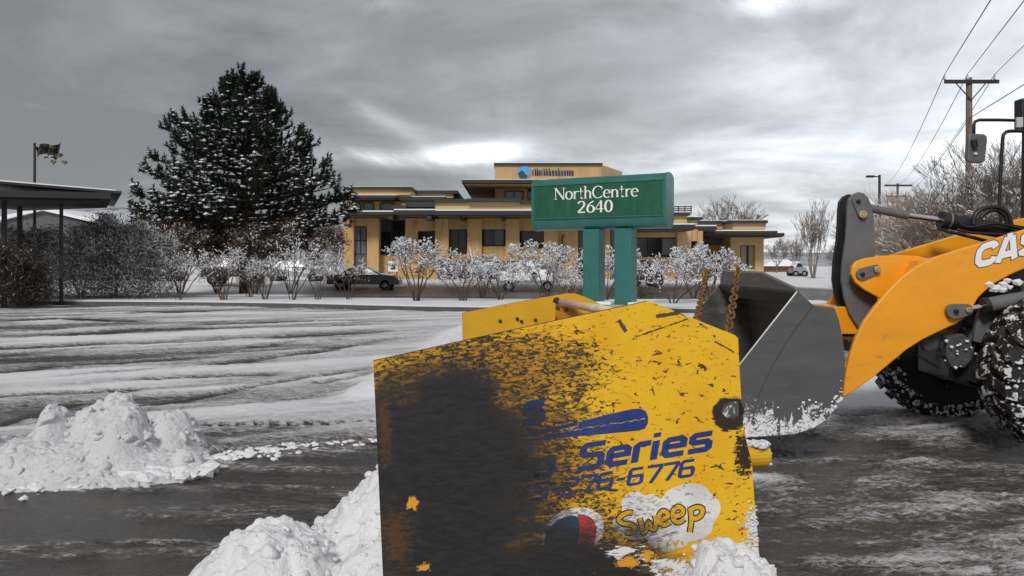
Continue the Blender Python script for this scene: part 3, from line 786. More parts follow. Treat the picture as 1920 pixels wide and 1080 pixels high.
SH = [make_shrub(s_, f_, 1.1, H=2.2, nst=n_, wide=w_, depth=d4, snow=0.42, rs=0.0155, blobn=0.30, zsnow=1.25) for s_, n_, w_, d4, f_ in ((1, 6, 1.5, 3, 160), (2, 7, 1.2, 3, 240), (3, 4, 1.9, 3, 90), (4, 8, 1.2, 4, 60), (5, 5, 1.7, 3, 200))]
SHW = [make_shrub(s_, 60, 1.0, H=2.2, nst=7, wide=1.6, depth=4, snow=0.42, rs=0.020, blobn=0.34, zsnow=1.0, bark='bark') for s_ in (11, 12, 13)]
SHW[1] = make_shrub(62, 240, 1.2, H=2.0, nst=5, wide=2.0, depth=3, snow=0.7, rs=0.019, blobn=0.5, zsnow=0.8)
row = [  # photo column of the foot, distance, scale, mesh, label
    (335, 34.6, 0.95, SH[2], 'bare shrub with bent leaning stems beside the dark grey hedge mass'),
    (420, 34.4, 1.0, SH[0], 'bare shrub with two thick crossing stems in front of the brown pickup'),
    (497, 35.0, 0.85, SH[1], 'slim snowy shrub in front of the tail of the brown pickup'),
    (548, 34.6, 1.12, SH[2], 'wide fanned shrub in front of the snow covered white estate car'),
    (596, 34.8, 0.90, SH[2], 'thin stemmed snowy shrub just left of the black sedan'),
    (655, 34.8, 0.80, SH[2], 'sparse snowy shrub standing in front of the black sedan'),
    (780, 33.6, 1.12, SH[3], 'tall dense snowy shrub with upright stems right of the black sedan'),
    (868, 33.8, 1.02, SHW[1], 'leaning snowy shrub under the two narrow office windows'),
    (938, 34.6, 0.90, SHW[1], 'white laden shrub in front of the round snow covered car'),
    (1025, 34.2, 1.05, SHW[2], 'white laden shrub between the round snowy car and the sign post'),
    (1135, 34.6, 0.95, SHW[0], 'snow laden shrub seen between the two green sign posts'),
    (1262, 31.5, 0.98, SHW[1], 'snow laden shrub right of the green sign before the wide window'),
    (1330, 31.8, 0.98, SHW[2], 'snow laden shrub rising behind the chain over the loader bucket'),
]
for i, (px, d_, sc, parts, lb) in enumerate(row):
    place_plant('snowy_shrub', parts, ((px - 960) / FPX * d_, d_, 0.12), i * 1.9, sc, lb, 'shrub', 'snow covered shrubs in the planting strip')

row2 = [(468, 0.7, 'between the pine trunk and the brown pickup'), (905, 0.9, 'behind the leaning snowy shrub'), (1070, 0.88, 'just left of the left sign post'), (1205, 0.85, 'just right of the right sign post'), (1300, 0.95, 'between the two laden shrubs right of the sign')]
for i, (px, sc, lb2) in enumerate(row2):
    d_ = 38.3 + 0.7 * math.sin(i * 2.1)
    place_plant('snowy_shrub', (SH + SHW)[(i * 3) % 8], ((px - 960) / FPX * d_, d_, 0.05), i * 1.7, sc, 'thin twiggy shrub ' + lb2, 'shrub', 'second rank of twiggy shrubs', sz=sc * random.uniform(0.88, 1.08))
# dense dark hedge mass at left
HD = [make_shrub(s_, 3600, 2.2, H=3.9, nst=10, wide=2.3, depth=4, snow=0.42, rs=0.014, leaf='leaf_dark', nleaf=6500, blobn=0.45, zsnow=0.2, bark='bark_pale') for s_ in (21, 22)]
for i, (px, d_, sc, k, lb) in enumerate([(150, 36.0, 0.70, 0, 'dark bushy shrub with snow flecks right behind the thin canopy post'), (212, 38.0, 0.92, 1, 'tall tangled shrub with grey snow between canopy and pine'),
                                 (272, 36.5, 0.74, 0, 'rounded tangled shrub at the right end of the dark hedge mass'), (40, 37.0, 0.80, 1, 'tall tangled shrub standing under the black canopy')]):
    place_plant('tangled_shrub', HD[k], ((px - 960) / FPX * d_, d_, 0.1), i * 2.3, sc, lb, 'shrub', 'tangled dark shrubs at the left')
EB = [make_shrub(s_, 2600, 1.5, H=3.2, nst=9, wide=1.7, depth=3, snow=0.15, rs=0.012, leaf='leaf_dark', nleaf=14000, blobn=0.05, zsnow=0.5) for s_ in (31,)]
for i, (px, d_, sc, lb) in enumerate([(-8, 31.0, 0.72, 'dark evergreen bush at the left edge under the canopy'), (58, 32.0, 0.50, 'low dark evergreen bush beside the thin canopy post')]):
    place_plant('evergreen_bush', EB[0], ((px - 960) / FPX * d_, d_, 0.02), i * 2.3, sc, lb, 'bush')
RU = [make_shrub(s_, H=3.7, nst=10, wide=2.2, depth=4, snow=0.30, rs=0.022, leaf='leaf_rust', nleaf=9000, blobn=0.12, zsnow=2.4) for s_ in (41, 42)]
for i, (px, d_, sc, lb) in enumerate([(338, 42, 0.98, 'rust leaved shrub at the left under the big pine'), (408, 44, 1.0, 'rust leaved shrub above the brown pickup'), (478, 43, 1.0, 'rust leaved shrub under the right half of the pine'), (545, 44, 1.0, 'rust leaved shrub above the white estate car')]):
    place_plant('russet_shrub', RU[i % 2], ((px - 960) / FPX * d_, d_, 0.1), i * 1.3, sc, lb, 'shrub', 'russet shrubs beneath the pine')

# ---- bare trees
def make_tree(seed, H=9.0, depth=6, spread=0.42, trunk=0.16, snow=0.3, bark='bark_pale', up=0.18, rs=0.03, forks=1, kids=2, lean=0.0, first=0.26):
    rnd = random.Random(seed); segs, tips = [], []
    for k in range(forks):
        d_ = Vector((rnd.gauss(lean, 0.18 if forks > 1 else 0.05), rnd.gauss(0, 0.18 if forks > 1 else 0.05), 1)).normalized()
        grow(Vector((rnd.gauss(0, 0.1) * (forks > 1), rnd.gauss(0, 0.1) * (forks > 1), 0)), d_, H * first, trunk * rnd.uniform(0.7, 1), depth, segs, tips, rnd, spread, kids, up, 0.80, 0.09, 0.010)
    zm = max(t_[2] for t_ in tips) / H
    segs = [tuple(v / zm if i < 6 else v for i, v in enumerate(s_)) for s_ in segs]
    thick = [s_ for s_ in segs if s_[6] > 0.05]; thin = [s_ for s_ in segs if s_[6] <= 0.05]
    parts = [('trunk', segs_mesh('trunk', thick, M[bark], 6)), ('crown', segs_mesh('crown', thin, M[bark], 3))]
    sn = snow_on(thin, tips, rnd, snow, rs, 0.5, 0.06)
    if sn: parts.append(('snow_caps', segs_mesh('snow_caps', sn, M['snow_dusting'], 3)))
    return parts
T1 = make_tree(57, 8.5, 6, 0.17, 0.11, 0.10, up=0.26, kids=2, forks=5, first=0.19)
T2 = make_tree(52, 8.5, 6, 0.42, 0.15, 0.12, up=0.16, kids=3)
T3 = make_tree(53, 7.5, 5, 0.50, 0.12, 0.10, 'bark_brown', 0.10, 0.020, forks=5, kids=3, first=0.22)
T4 = make_tree(54, 7.5, 5, 0.55, 0.10, 0.14, 'bark_brown', 0.05, 0.022, forks=6, kids=3, first=0.20)
T5 = make_tree(55, 9.0, 6, 0.42, 0.18, 0.12, 'bark_pale', 0.15, lean=-0.25, kids=3, forks=2)
def hof(py, d_): return CAMZ + (HOR - py) / FPX * d_
for i, (px, d_, top, base, T, lb, nm, g) in enumerate([
    (1524, 72, 372, 8.5, T1, 'bare upright tree with pale twigs just left of the black loader link', 'bare_tree', None),
    (1398, 96, 358, 8.5, T2, 'bare tree rising behind the flat roof end of the office building', 'bare_tree', None),
    (1455, 110, 440, 8.5, T2, 'small distant bare tree right of the building roof edge', 'bare_tree', None),
    (1493, 95, 435, 8.5, T1, 'thin distant bare tree left of the upright one', 'bare_tree', None),
    (1275, 100, 388, 8.5, T2, 'bare crown just showing over the roof right of the sign', 'bare_tree', None),
    (1835, 34, 262, 9.0, T5, 'largest bare tree beside the utility pole with long leaning limbs', 'bare_tree', None),
    (1900, 31, 288, 9.0, T2, 'bare tree behind the loader cab rail', 'bare_tree', None),
    (1680, 44, 345, 7.5, T3, 'brown snowy thicket tree right of the street lamp', 'thicket_tree', 'brown thicket trees at the right'),
    (1740, 38, 350, 7.5, T4, 'brown snowy thicket tree behind the hydraulic rod', 'thicket_tree', 'brown thicket trees at the right'),
    (1860, 36, 335, 7.5, T4, 'brown snowy thicket tree right of the utility pole', 'thicket_tree', 'brown thicket trees at the right'),
    (1712, 60, 372, 7.5, T4, 'pale far thicket tree behind the others', 'thicket_tree', 'brown thicket trees at the right'),
    (1655, 52, 405, 7.5, T4, 'low thicket tree at the foot of the street lamp', 'thicket_tree', 'brown thicket trees at the right'),
    (628, 74, 395, 8.5, T1, 'bare tree in the gap between pine and building', 'bare_tree', None),
    (600, 82, 405, 8.5, T2, 'bare tree behind the right side of the pine', 'bare_tree', None),
    (1560, 100, 450, 8.5, T2, 'far bare tree behind the loader link', 'bare_tree', None),
]):
    sc = hof(top, d_) / base
    place_plant(nm, T, ((px - 960) / FPX * d_, d_, 0), i * 2.1, sc, lb, 'tree', g)

# ---- the big pine
def make_pine(H=12.9):
    rnd = random.Random(77); rg = np.random.RandomState(77)
    # silhouette: radius to the left / right at each height (m), as in the photo
    hz = [2.1, 3.0, 3.9, 4.8, 5.7, 6.6, 7.5, 8.4, 9.3, 10.1, 10.9, 11.5, 12.0]
    RL = [2.9, 4.3, 5.0, 5.1, 4.9, 4.8, 4.1, 3.1, 2.0, 1.3, 0.8, 0.45, 0.2]
    RR = [2.9, 4.6, 5.3, 5.1, 4.2, 3.4, 3.0, 2.5, 1.9, 1.5, 0.9, 0.5, 0.25]
    segs, clC, clD, clS = [], [], [], []
    trunk = [(0, 0, 0), (0.05, 0, 3), (-0.05, 0.05, 6), (0.05, 0, 9), (0, 0, 11.6)]
    tr = [0.30, 0.25, 0.18, 0.11, 0.03]
    z = 2.3
    while z < 11.5:
        nb = 8 if z < 9 else (5 if z < 11.5 else 3)
        for k in range(nb):
            an = rnd.uniform(0, 6.283); c, s_ = math.cos(an), math.sin(an)
            R = np.interp(z + 0.3, hz, RR if c > 0 else RL)
            R = (R * abs(c) ** 0.5 + np.interp(z, hz, RR) * 0.85 * (1 - abs(c) ** 0.5)) * rnd.choice([0.65, 0.8, 0.9, 1.0, 1.10])
            drop = -0.05 * R if z < 5 else 0.10 * R
            rise = (0.22 + 0.05 * (z - 2)) * min(R, 3.2) * 0.55
            p0 = Vector((0, 0, z)); prev = p0; N = max(4, int(R / 0.5)); r0 = 0.05 + 0.015 * R
            side = Vector((-s_, c, 0)); bend = rnd.gauss(0, 0.18)
            z_end = min(z + drop * 0.4 + rise, 12.0 - 0.50 * R)
            for i in range(1, N + 1):
                tt = i / N
                p = Vector((c * R * tt, s_ * R * tt, z + (z_end - z) * tt ** 1.8)) + side * (bend * R * tt * tt)
                segs.append((*prev, *p, r0 * (1 - 0.8 * (i - 1) / N), r0 * (1 - 0.8 * tt)))
                dirn = (p - prev).normalized()
                if tt > 0.30:
                    for q in range(2 if tt < 0.9 else 5):
                        sd_ = rnd.uniform(-1, 1)
                        L = rnd.uniform(0.25, 0.75) * (0.7 + 0.6 * (1 - abs(tt - 0.6)))
                        dd = (dirn * rnd.uniform(0.3, 1.0) + side * sd_ * 1.0 + Vector((0, 0, rnd.uniform(-0.12, 0.7)))).normalized()
                        e = p + dd * L
                        segs.append((*p, *e, 0.018, 0.008))
                        e2 = e + (dd * 0.4 + Vector((0, 0, 0.9))).normalized() * rnd.uniform(0.08, 0.30)
                        for cc, ddd in ((p.lerp(e, 0.6), dd), (e, dd), (e2, (e2 - e).normalized())):
                            clC.append(tuple(cc)); clD.append(tuple(ddd)); clS.append(rnd.uniform(0.8, 1.25))
                prev = p
        z += rnd.uniform(0.26, 0.40)
    for k in range(26):
        zz = rnd.uniform(11.0, 12.1); clC.append((rnd.gauss(0, 0.14), rnd.gauss(0, .14), zz)); clD.append((rnd.gauss(0, .4), rnd.gauss(0, .4), 1)); clS.append(1)
    C = np.array(clC); Dv = np.array(clD); S = np.array(clS); m = len(C)
    nper = 24
    Ci = np.repeat(C, nper, 0); Di = np.repeat(Dv, nper, 0); Si = np.repeat(S, nper)[:, None]
    off = rg.rand(m * nper, 1) * 0.30 - 0.14
    nd = Di * 0.75 + rg.randn(m * nper, 3) * 0.6 + np.array([0, 0, 0.15]); nd /= np.linalg.norm(nd, axis=1, keepdims=True)
    ln = 0.16 * Si * (0.7 + 0.6 * rg.rand(m * nper, 1))
    a = Ci + Di * off
    w_ = np.cross(nd, rg.randn(m * nper, 3)); w_ /= np.linalg.norm(w_, axis=1, keepdims=True) + 1e-9; w_ *= 0.022
    V = np.stack([a - w_, a + w_, a + nd * ln + w_ * 0.5, a + nd * ln - w_ * 0.5], 1)
    ne = np_mesh('needles', V.reshape(-1, 3), np.arange(m * nper * 4).reshape(-1, 4), M['pine_needles'])
    # snow caught on the tufts: patchy, more on the lower and left boughs
    pch = vnoise(C[:, 0] * 0.9 + 40 + C[:, 1] * 0.4, C[:, 2] * 1.3 + 9)
    pr = 1.35 * np.clip((pch - 0.26) * 3.4, 0.12, 1) * np.interp(C[:, 2], [2.5, 4, 8, 11, 13], [0.35, 0.5, 0.55, 0.22, 0.05])
    k = rg.rand(m) < pr
    sc_ = C[k] + np.array([0, 0, 0.08]) + rg.randn(k.sum(), 3) * 0.05
    sn = blobs_mesh('snow_clumps', sc_, 0.045 + 0.095 * rg.rand(k.sum()), M['snow_dusting'], (1.5, 1.2, 0.55), rg)
    br = segs_mesh('branches', segs, M['bark_dark'], 4)
    return trunk, tr, br, ne, sn
trunk, tr, br, ne, sn = make_pine()
pd = 45.0
po = thing('pine_tree', 'big dark snow dusted pine left of the tan office building', 'pine tree', ((458 - 960) / FPX * pd, pd, 0))
mb = MB(); mb.tube(trunk, tr, 8); mb.build('trunk', 'bark_dark', po, local=True, smooth=True)
for nm, me in (('branches', br), ('needles', ne), ('snow_clumps', sn)):
    c = link(nm, me, po); c['kind'] = 'stuff'
# low dark conifer crown just showing left of the pine

# ================================================================== OFFICE BUILDING
bo = P(880, 530, 66)
bld = thing('office_building', 'tan two storey office building with stacked flat roofs behind the green sign', 'building', (bo.x, bo.y, 0))
ZG = 0.1      # wall foot
def wall(name, px0, px1, py0, py1, d0, d1, m_='stucco', foot=False):
    mb = MB(); a = P(px0, py1, d0); b = P(px1, py0, d0)
    return mb.box(a.x, b.x, d0, d1, ZG if foot else a.z, b.z).build(name, m_, bld)
def roof(px0, px1, py0, py1, d0, d1, snow=0.06, bev=0.0, soffit=True, coping=False):
    """flat roof slab: dark fascia, brown soffit below, thin snow on top"""
    a = P(px0, py1, d0); b = P(px1, py0, d0)
    r = MB().box(a.x, b.x, d0, d1, a.z, b.z).build('coping' if coping else 'roof', 'fascia', bld)
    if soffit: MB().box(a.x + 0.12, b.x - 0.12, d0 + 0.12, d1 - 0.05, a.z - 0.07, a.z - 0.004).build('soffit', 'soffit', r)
    if snow: 
        MB().box(a.x + 0.02, b.x - 0.02, d0 + 0.02, d1, b.z + 0.003, b.z + snow).build('snow_layer', 'snow', r)
    return r
def window(px0, px1, py0, py1, d0, nx=1, nz=1, glass='glass_dark', fw=0.09):
    """frame with recessed panes, each pane its own piece"""
    a = P(px0, py1, d0); b = P(px1, py0, d0)
    x0, x1, z0, z1 = a.x, b.x, a.z, b.z; y = d0 - 0.03
    mb = MB()
    mb.box(x0, x1, y, y + 0.22, z1 - fw, z1); mb.box(x0, x1, y, y + 0.22, z0, z0 + fw)
    mb.box(x0, x0 + fw, y, y + 0.22, z0 + fw, z1 - fw); mb.box(x1 - fw, x1, y, y + 0.22, z0 + fw, z1 - fw)
    for i in range(1, nx):
        xm = x0 + (x1 - x0) * i / nx; mb.box(xm - fw * .35, xm + fw * .35, y + 0.01, y + 0.21, z0 + fw, z1 - fw)
    f = mb.build('window', 'window_frame', bld)
    for i in range(nx):
        for k in range(nz):
            xa = x0 + (x1 - x0) * i / nx + fw * 0.4; xb = x0 + (x1 - x0) * (i + 1) / nx - fw * 0.4
            za = z0 + (z1 - z0) * k / nz + fw * 0.4; zb = z0 + (z1 - z0) * (k + 1) / nz - fw * 0.4
            MB().box(xa, xb, y + 0.10 + 0.004 * k, y + 0.13, za, zb).build('pane', random.choice(['glass_dark', 'glass_dark', 'glass_mid']) if glass == 'glass_dark' else glass, f)
    return f
# solid core behind the openings
for a_, b_, t_, d0_, d1_ in ((652, 800, 378, 68.4, 80), (660, 1188, 404, 67.5, 84), (930, 1138, 345, 69.0, 79), (1188, 1300, 432, 70.2, 83), (1320, 1430, 446, 79.0, 88)):
    wall('core_wall', a_, b_, t_, 525, d0_, d1_, 'stucco', True)
# left wing, upper storey
wall('wall', 650, 800, 378, 402, 67.5, 80)
roof(644, 742, 366, 371, 65.6, 79, 0.05); roof(742, 836, 369, 376, 67.2, 79, 0.05)
wall('parapet', 650, 770, 355, 366, 67.0, 78, 'stucco_pale')
roof(646, 772, 350, 355, 66.7, 79, 0.03, soffit=False, coping=True)
wall('parapet', 772, 850, 362, 371, 70.5, 80, 'stucco_pale'); roof(770, 858, 357, 363, 70.2, 80.5, 0.0, soffit=False, coping=True)
window(663, 701, 380, 397, 67.3, 2, 1, 'glass_sky'); window(712, 738, 380, 397, 67.3, 1, 1, 'glass_sky')
# main wing: lower roof and walls
wall('wall', 644, 663, 409, 530, 66.0, 84, 'stucco', True); wall('wall', 688, 710, 409, 530, 66.0, 84, 'stucco', True)
wall('wall', 663, 688, 409, 424, 66.3, 84, 'stucco'); window(663, 688, 424, 478, 66.5, 2, 2, 'glass_sky'); wall('wall', 663, 688, 478, 530, 66.4, 84, 'stucco_grey', True)
window(710, 760, 413, 478, 66.9, 2, 3, 'glass_dark'); wall('wall', 710, 760, 478, 530, 67.0, 84, 'stucco', True)
wall('wall', 710, 760, 404, 413, 67.0, 84, 'stucco')
wall('wall', 760, 783, 409, 530, 66.2, 84, 'stucco', True); wall('wall', 783, 816, 409, 433, 66.2, 84); window(783, 816, 433, 472, 66.45, 1, 1)
wall('wall', 783, 816, 472, 530, 66.2, 84, 'stucco', True)
wall('pilaster', 816, 841, 410, 530, 65.6, 66.6, 'stucco', True)
wall('wall', 841, 876, 409, 430, 66.2, 84); window(844, 875, 430, 476, 66.5, 2, 1); wall('wall', 841, 876, 476, 488, 66.2, 84)
wall('pilaster', 876, 903, 410, 490, 65.4, 66.6)
wall('wall', 903, 950, 409, 430, 65.9, 84); window(907, 946, 430, 462, 66.2, 2, 1); wall('wall', 903, 950, 462, 490, 65.9, 84)
wall('pilaster', 948, 974, 410, 490, 65.4, 66.6)
wall('wall', 974, 1022, 409, 433, 65.9, 84); window(978, 1020, 433, 466, 66.2, 2, 1); wall('wall', 974, 1022, 466, 490, 65.9, 84)
wall('pilaster', 1020, 1046, 415, 530, 65.4, 66.6, 'stucco', True)
wall('wall', 1046, 1084, 409, 530, 66.0, 84, 'stucco', True)
mb = MB(); q = P(1057, 440, 65.8); mb.tube([(q.x, q.y, q.z), (q.x - .12, q.y, q.z - 0.3), (q.x - .12, q.y, 1.2)], 0.06, 8); mb.build('downpipe', 'fascia', bld)
wall('wall', 1084, 1188, 409, 428, 66.0, 84); window(1084, 1130, 428, 530, 66.8, 2, 2); wall('pilaster', 1128, 1144, 412, 530, 65.8, 66.6, 'stucco', True); window(1144, 1188, 428, 500, 66.8, 2, 1); wall('wall', 1144, 1188, 500, 530, 66.5, 84, 'stucco_grey', True)
wall('wall', 1186, 1192, 428, 530, 65.9, 84, 'stucco', True)
# grey lower storey with dark slots
wall('wall', 841, 1022, 489, 508, 65.0, 66.4, 'stucco_grey'); wall('wall', 822, 841, 489, 530, 65.0, 66.4, 'stucco_grey', True)
wall('wall', 841, 1046, 521, 530, 65.0, 66.4, 'stucco_grey', True); wall('wall', 880, 896, 508, 521, 65.0, 66.4, 'stucco_grey'); wall('wall', 928, 950, 508, 521, 65.0, 66.4, 'stucco_grey'); wall('wall', 985, 1022, 508, 521, 65.0, 66.4, 'stucco_grey')
window(841, 880, 508, 521, 65.3, 2, 1); window(896, 928, 508, 521, 65.3, 2, 1); window(950, 985, 508, 521, 65.3, 2, 1)
# lower roof
roof(640, 738, 397, 403, 63.6, 80, 0.10)
roof(738, 815, 394, 402, 63.2, 80, 0.10); roof(815, 1012, 395, 403, 62.6, 80, 0.10)
wall('parapet', 815, 1010, 378, 394, 66.0, 67, 'stucco_pale')
roof(732, 762, 385, 391, 65.6, 79, 0.0, soffit=False, coping=True); roof(760, 816, 378, 388, 65.9, 79, 0.0, soffit=False, coping=True)
roof(815, 876, 373, 380, 65.7, 79, 0, soffit=False, coping=True); roof(876, 976, 372, 378, 65.4, 79, 0, soffit=False, coping=True); roof(976, 1180, 377, 383, 65.7, 79, 0, soffit=False, coping=True)
wall('parapet', 1010, 1190, 383, 396, 66.2, 67.4, 'stucco_pale'); roof(1010, 1200, 399, 408, 62.8, 80, 0.08)
for px in (728, 800, 862, 940, 1012):     # roof brackets under the eaves
    a = P(px, 411, 63.3); MB().box(a.x, a.x + 0.35, 63.3, 66.2, a.z, a.z + 0.28).build('bracket', 'fascia', bld)
# tower
wall('wall', 928, 946, 352, 380, 68.0, 80); wall('wall', 982, 989, 352, 380, 68.0, 80); window(946, 982, 357, 374, 68.2, 2, 1, 'glass_sky'); wall('wall', 946, 982, 374, 380, 68.0, 80); wall('wall', 946, 982, 350, 357, 68.0, 80)
window(989, 1024, 357, 374, 68.2, 2, 1, 'glass_sky'); wall('wall', 989, 1140, 374, 380, 68.0, 80); wall('wall', 1024, 1140, 350, 374, 68.0, 80)
roof(866, 1150, 337, 343, 65.0, 81, 0.05)
s0 = P(872, 343.5, 65.2); s1 = P(1146, 343.5, 65.2); u0 = P(925, 354, 68.0); u1 = P(1140, 354, 68.0)
mb = MB(); zt = s0.z - 0.08; mb.add([(s0.x, 65.2, zt), (s1.x, 65.2, zt), (u1.x, 68.0, u0.z), (u0.x, 68.0, u0.z), (u0.x, 80, u0.z), (s0.x, 81, zt)], [(0, 1, 2, 3), (0, 3, 4, 5)])
mb.build('sloped_soffit', 'stucco', bld)
wall('wall', 928, 1128, 309, 338, 67.0, 79, 'stucco'); roof(926, 1130, 305.5, 309, 66.8, 79.2, 0.03, soffit=False, coping=True)
a = P(1128, 309, 67.0); b = P(1128, 337, 67); mb = MB()
mb.prism([(a.x, 67.05, a.z), (a.x + 2.4, 72, a.z), (a.x + 2.4, 72, b.z), (b.x, 67.05, b.z)], (0, 4, 0)); mb.build('wall', 'stucco_pale', bld)
# logo on the tower
lg = MB(); c_ = P(983, 323, 66.9)
R_ = 0.56
pts = [(c_.x + R_ * math.cos(t_), 66.92, c_.z + R_ * 0.95 * math.sin(t_)) for t_ in np.linspace(0, 2 * math.pi, 24, endpoint=False)]
lo = MB().prism(pts, (0, 0.07, 0)).build('logo', 'logo_blue', bld)
MB().prism([(c_.x - R_ * 0.95, 66.90, c_.z - 0.12), (c_.x - 0.22, 66.90, c_.z + 0.18), (c_.x + 0.02, 66.90, c_.z - 0.02), (c_.x + 0.30, 66.90, c_.z - 0.34), (c_.x + 0.1, 66.90, c_.z - 0.52), (c_.x - 0.35, 66.90, c_.z - 0.5)], (0, 0.015, 0)).build('logo_mark', 'logo_navy', lo)
MB().prism([(c_.x + 0.05, 66.895, c_.z - 0.15), (c_.x + 0.36, 66.895, c_.z + 0.02), (c_.x + 0.42, 66.895, c_.z - 0.28)], (0, 0.01, 0)).build('logo_mark', 'logo_orange', lo)
# small illegible blue lettering beside the logo (upper part seen over the sign)
mb = MB(); xx = 998.0; rnd = random.Random(4)
while xx < 1076:
    wd = rnd.choice([4.0, 4.6, 5.2, 5.2, 6.0]); tall = rnd.random() < 0.3
    a = P(xx, 329, 66.9); b = P(xx + wd * 0.72, 316 if tall else 319, 66.9); k = 0.085
    mb.box(a.x, a.x + k, 66.93, 66.98, a.z, b.z)
    if rnd.random() < 0.7: mb.box(b.x - k, b.x, 66.93, 66.98, a.z, P(0, 320.5, 66.9).z)
    mb.box(a.x + k, b.x - (k if True else 0), 66.932, 66.978, P(0, 321.5, 66.9).z, P(0, 319.8, 66.9).z)
    if rnd.random() < 0.5: mb.box(a.x + k, b.x - k, 66.932, 66.978, a.z, a.z + k)
    xx += wd
mb.build('lettering', 'logo_navy', bld)
# right wing, receding
wall('wall', 1188, 1272, 428, 445, 69, 84, 'stucco_pale'); window(1190, 1240, 445, 482, 69.6, 2, 1); window(1240, 1270, 446, 480, 69.4, 1, 1, 'glass_sky')
wall('wall', 1188, 1272, 482, 530, 69, 84, 'stucco_pale', True)
wall('wall', 1270, 1296, 428, 530, 68.6, 84, 'stucco_pale', True); wall('wall', 1296, 1308, 430, 452, 69.2, 84); window(1294, 1308, 452, 470, 69.5, 1, 1); wall('wall', 1294, 1308, 470, 530, 69.2, 84, 'stucco', True); wall('wall', 1308, 1318, 433, 530, 69.0, 84, 'stucco', True)
roof(1180, 1304, 421, 430, 64.5, 84, 0.10); roof(1296, 1344, 424, 432, 70, 86, 0.10)
wall('parapet', 1180, 1288, 403, 418, 69, 82, 'stucco_pale'); roof(1180, 1294, 398, 404, 68.6, 82.5, 0.04, soffit=False, coping=True)
wall('parapet', 1288, 1308, 411, 421, 74, 84, 'stucco_pale'); roof(1284, 1318, 407, 412, 73.6, 84, 0.04, soffit=False, coping=True)
mb = MB()
for py in (387.5, 391.5, 395): 
    a = P(1258, py, 72); b = P(1296, py, 72); mb.tube([a, b], 0.05, 5); mb.tube([b, b + Vector((1.3, 6, 0))], 0.05, 5)
for px in (1262, 1272, 1284, 1296): a = P(px, 386, 72); mb.tube([a, (a.x, a.y, P(px, 399, 72).z)], 0.05, 5)
mb.build('roof_rail', 'fascia', bld)
wall('wall', 1318, 1372, 444, 460, 78, 88, 'stucco_grey'); wall('wall', 1318, 1372, 458, 530, 78.3, 88, 'stucco', True)
wall('wall', 1370, 1388, 444, 525, 75, 88, 'stucco_pale', True); wall('wall', 1388, 1416, 444, 460, 75, 88, 'stucco_pale'); wall('wall', 1416, 1432, 444, 525, 75, 88, 'stucco_pale', True)
window(1388, 1402, 460, 504, 75.3, 1, 1, 'curtain'); window(1402, 1416, 460, 504, 75.35, 1, 1, 'curtain'); wall('wall', 1388, 1416, 504, 525, 75.1, 88, 'stucco_pale', True)
a = P(1432, 444, 75); mb = MB(); mb.prism([(a.x, 75.02, ZG), (a.x + 0.5, 79, ZG), (a.x + 0.5, 79, a.z), (a.x, 75.02, a.z)], (0, 6, 0)); mb.build('wall', 'stucco', bld)
roof(1322, 1458, 433, 438, 71.5, 90, 0.10); roof(1330, 1471, 437, 443, 74.0, 90, 0.06)
wall('parapet', 1374, 1436, 418, 430, 79, 88, 'stucco_pale'); roof(1370, 1440, 413, 418.5, 78.6, 88.5, 0.05, soffit=False, coping=True)
wall('parapet', 1310, 1374, 419, 429, 82, 90, 'stucco'); roof(1304, 1374, 414, 419, 81.6, 90, 0.04, soffit=False, coping=True)
# notice on the low wall behind the black car
sg = P(728, 509, 63.5); ng = P(746, 490, 63.5)
so = thing('wall_sign', 'small blue and white notice board behind the black sedan', 'notice', ((sg.x + ng.x) / 2, 63.5, 0))
MB().box(sg.x, ng.x, 63.5, 63.6, sg.z, ng.z).build('board', 'sign_white', so)
MB().box(sg.x + 0.2, ng.x - 0.2, 63.47, 63.495, sg.z + 0.15, ng.z - 0.2).build('print', 'logo_navy', so)
MB().box(sg.x + 0.05, sg.x + 0.13, 63.52, 63.6, 0.2, sg.z).box(ng.x - 0.13, ng.x - 0.05, 63.52, 63.6, 0.2, sg.z).build('post', 'fascia', so)

# low far buildings on the right
a = P(1440, 520, 130); fb = thing('far_house', 'low brick house with snowy roof right of the office building', 'house', (a.x + 3, 130, 0))
MB().bx(1434, 1482, 499, 522, 130, 140).build('wall', 'brick_far', fb); r = MB(); p0 = P(1428, 499, 129); p1 = P(1500, 499, 129)
r.prism([(p0.x, 129, p0.z), (p1.x, 129, p1.z), (p1.x - 2, 129, p1.z + 1.1), (p0.x + 2, 129, p0.z + 1.1)], (0, 12, 0)); r.build('roof', 'snow', fb)
MB().bx(1484, 1500, 502, 522, 131, 140).build('wall', 'stucco_pale', fb); MB().bx(1487, 1492, 509, 516, 130.9, 130.97).build('window', 'glass_dark', fb)

# ================================================================== LEFT CANOPY
cn = thing('canopy', 'black flat canopy roof on thin posts at the left edge', 'canopy', (P(60, 0, 33).x, 33, 0))
def lp(px, py, d_): return P(px, py, d_)
mb = MB(); dz_ = 0.0
A = lp(-240, 352, 29); B = lp(208, 361, 31); 
top = [(A.x, 29, P(0, 352, 29).z), (B.x, 31, P(0, 361, 31).z), (P(200, 0, 36).x, 36, P(0, 361, 31).z), (A.x, 38, P(0, 352, 29).z)]
mb.prism(top, (0, 0, -0.24)); mb.build('roof', 'canopy_dark', cn)
A2 = lp(-300, 318, 32); B2 = lp(228, 358.5, 33.5); zA = lp(0, 315, 32).z; zB = lp(0, 358.5, 33.5).z
mb = MB(); mb.prism([(A2.x, 32, zA), (B2.x, 33.5, zB), (P(214, 0, 41).x, 41, zB), (A2.x, 41, zA)], (0, 0, -0.10)); mb.build('roof', 'canopy_dark', cn)
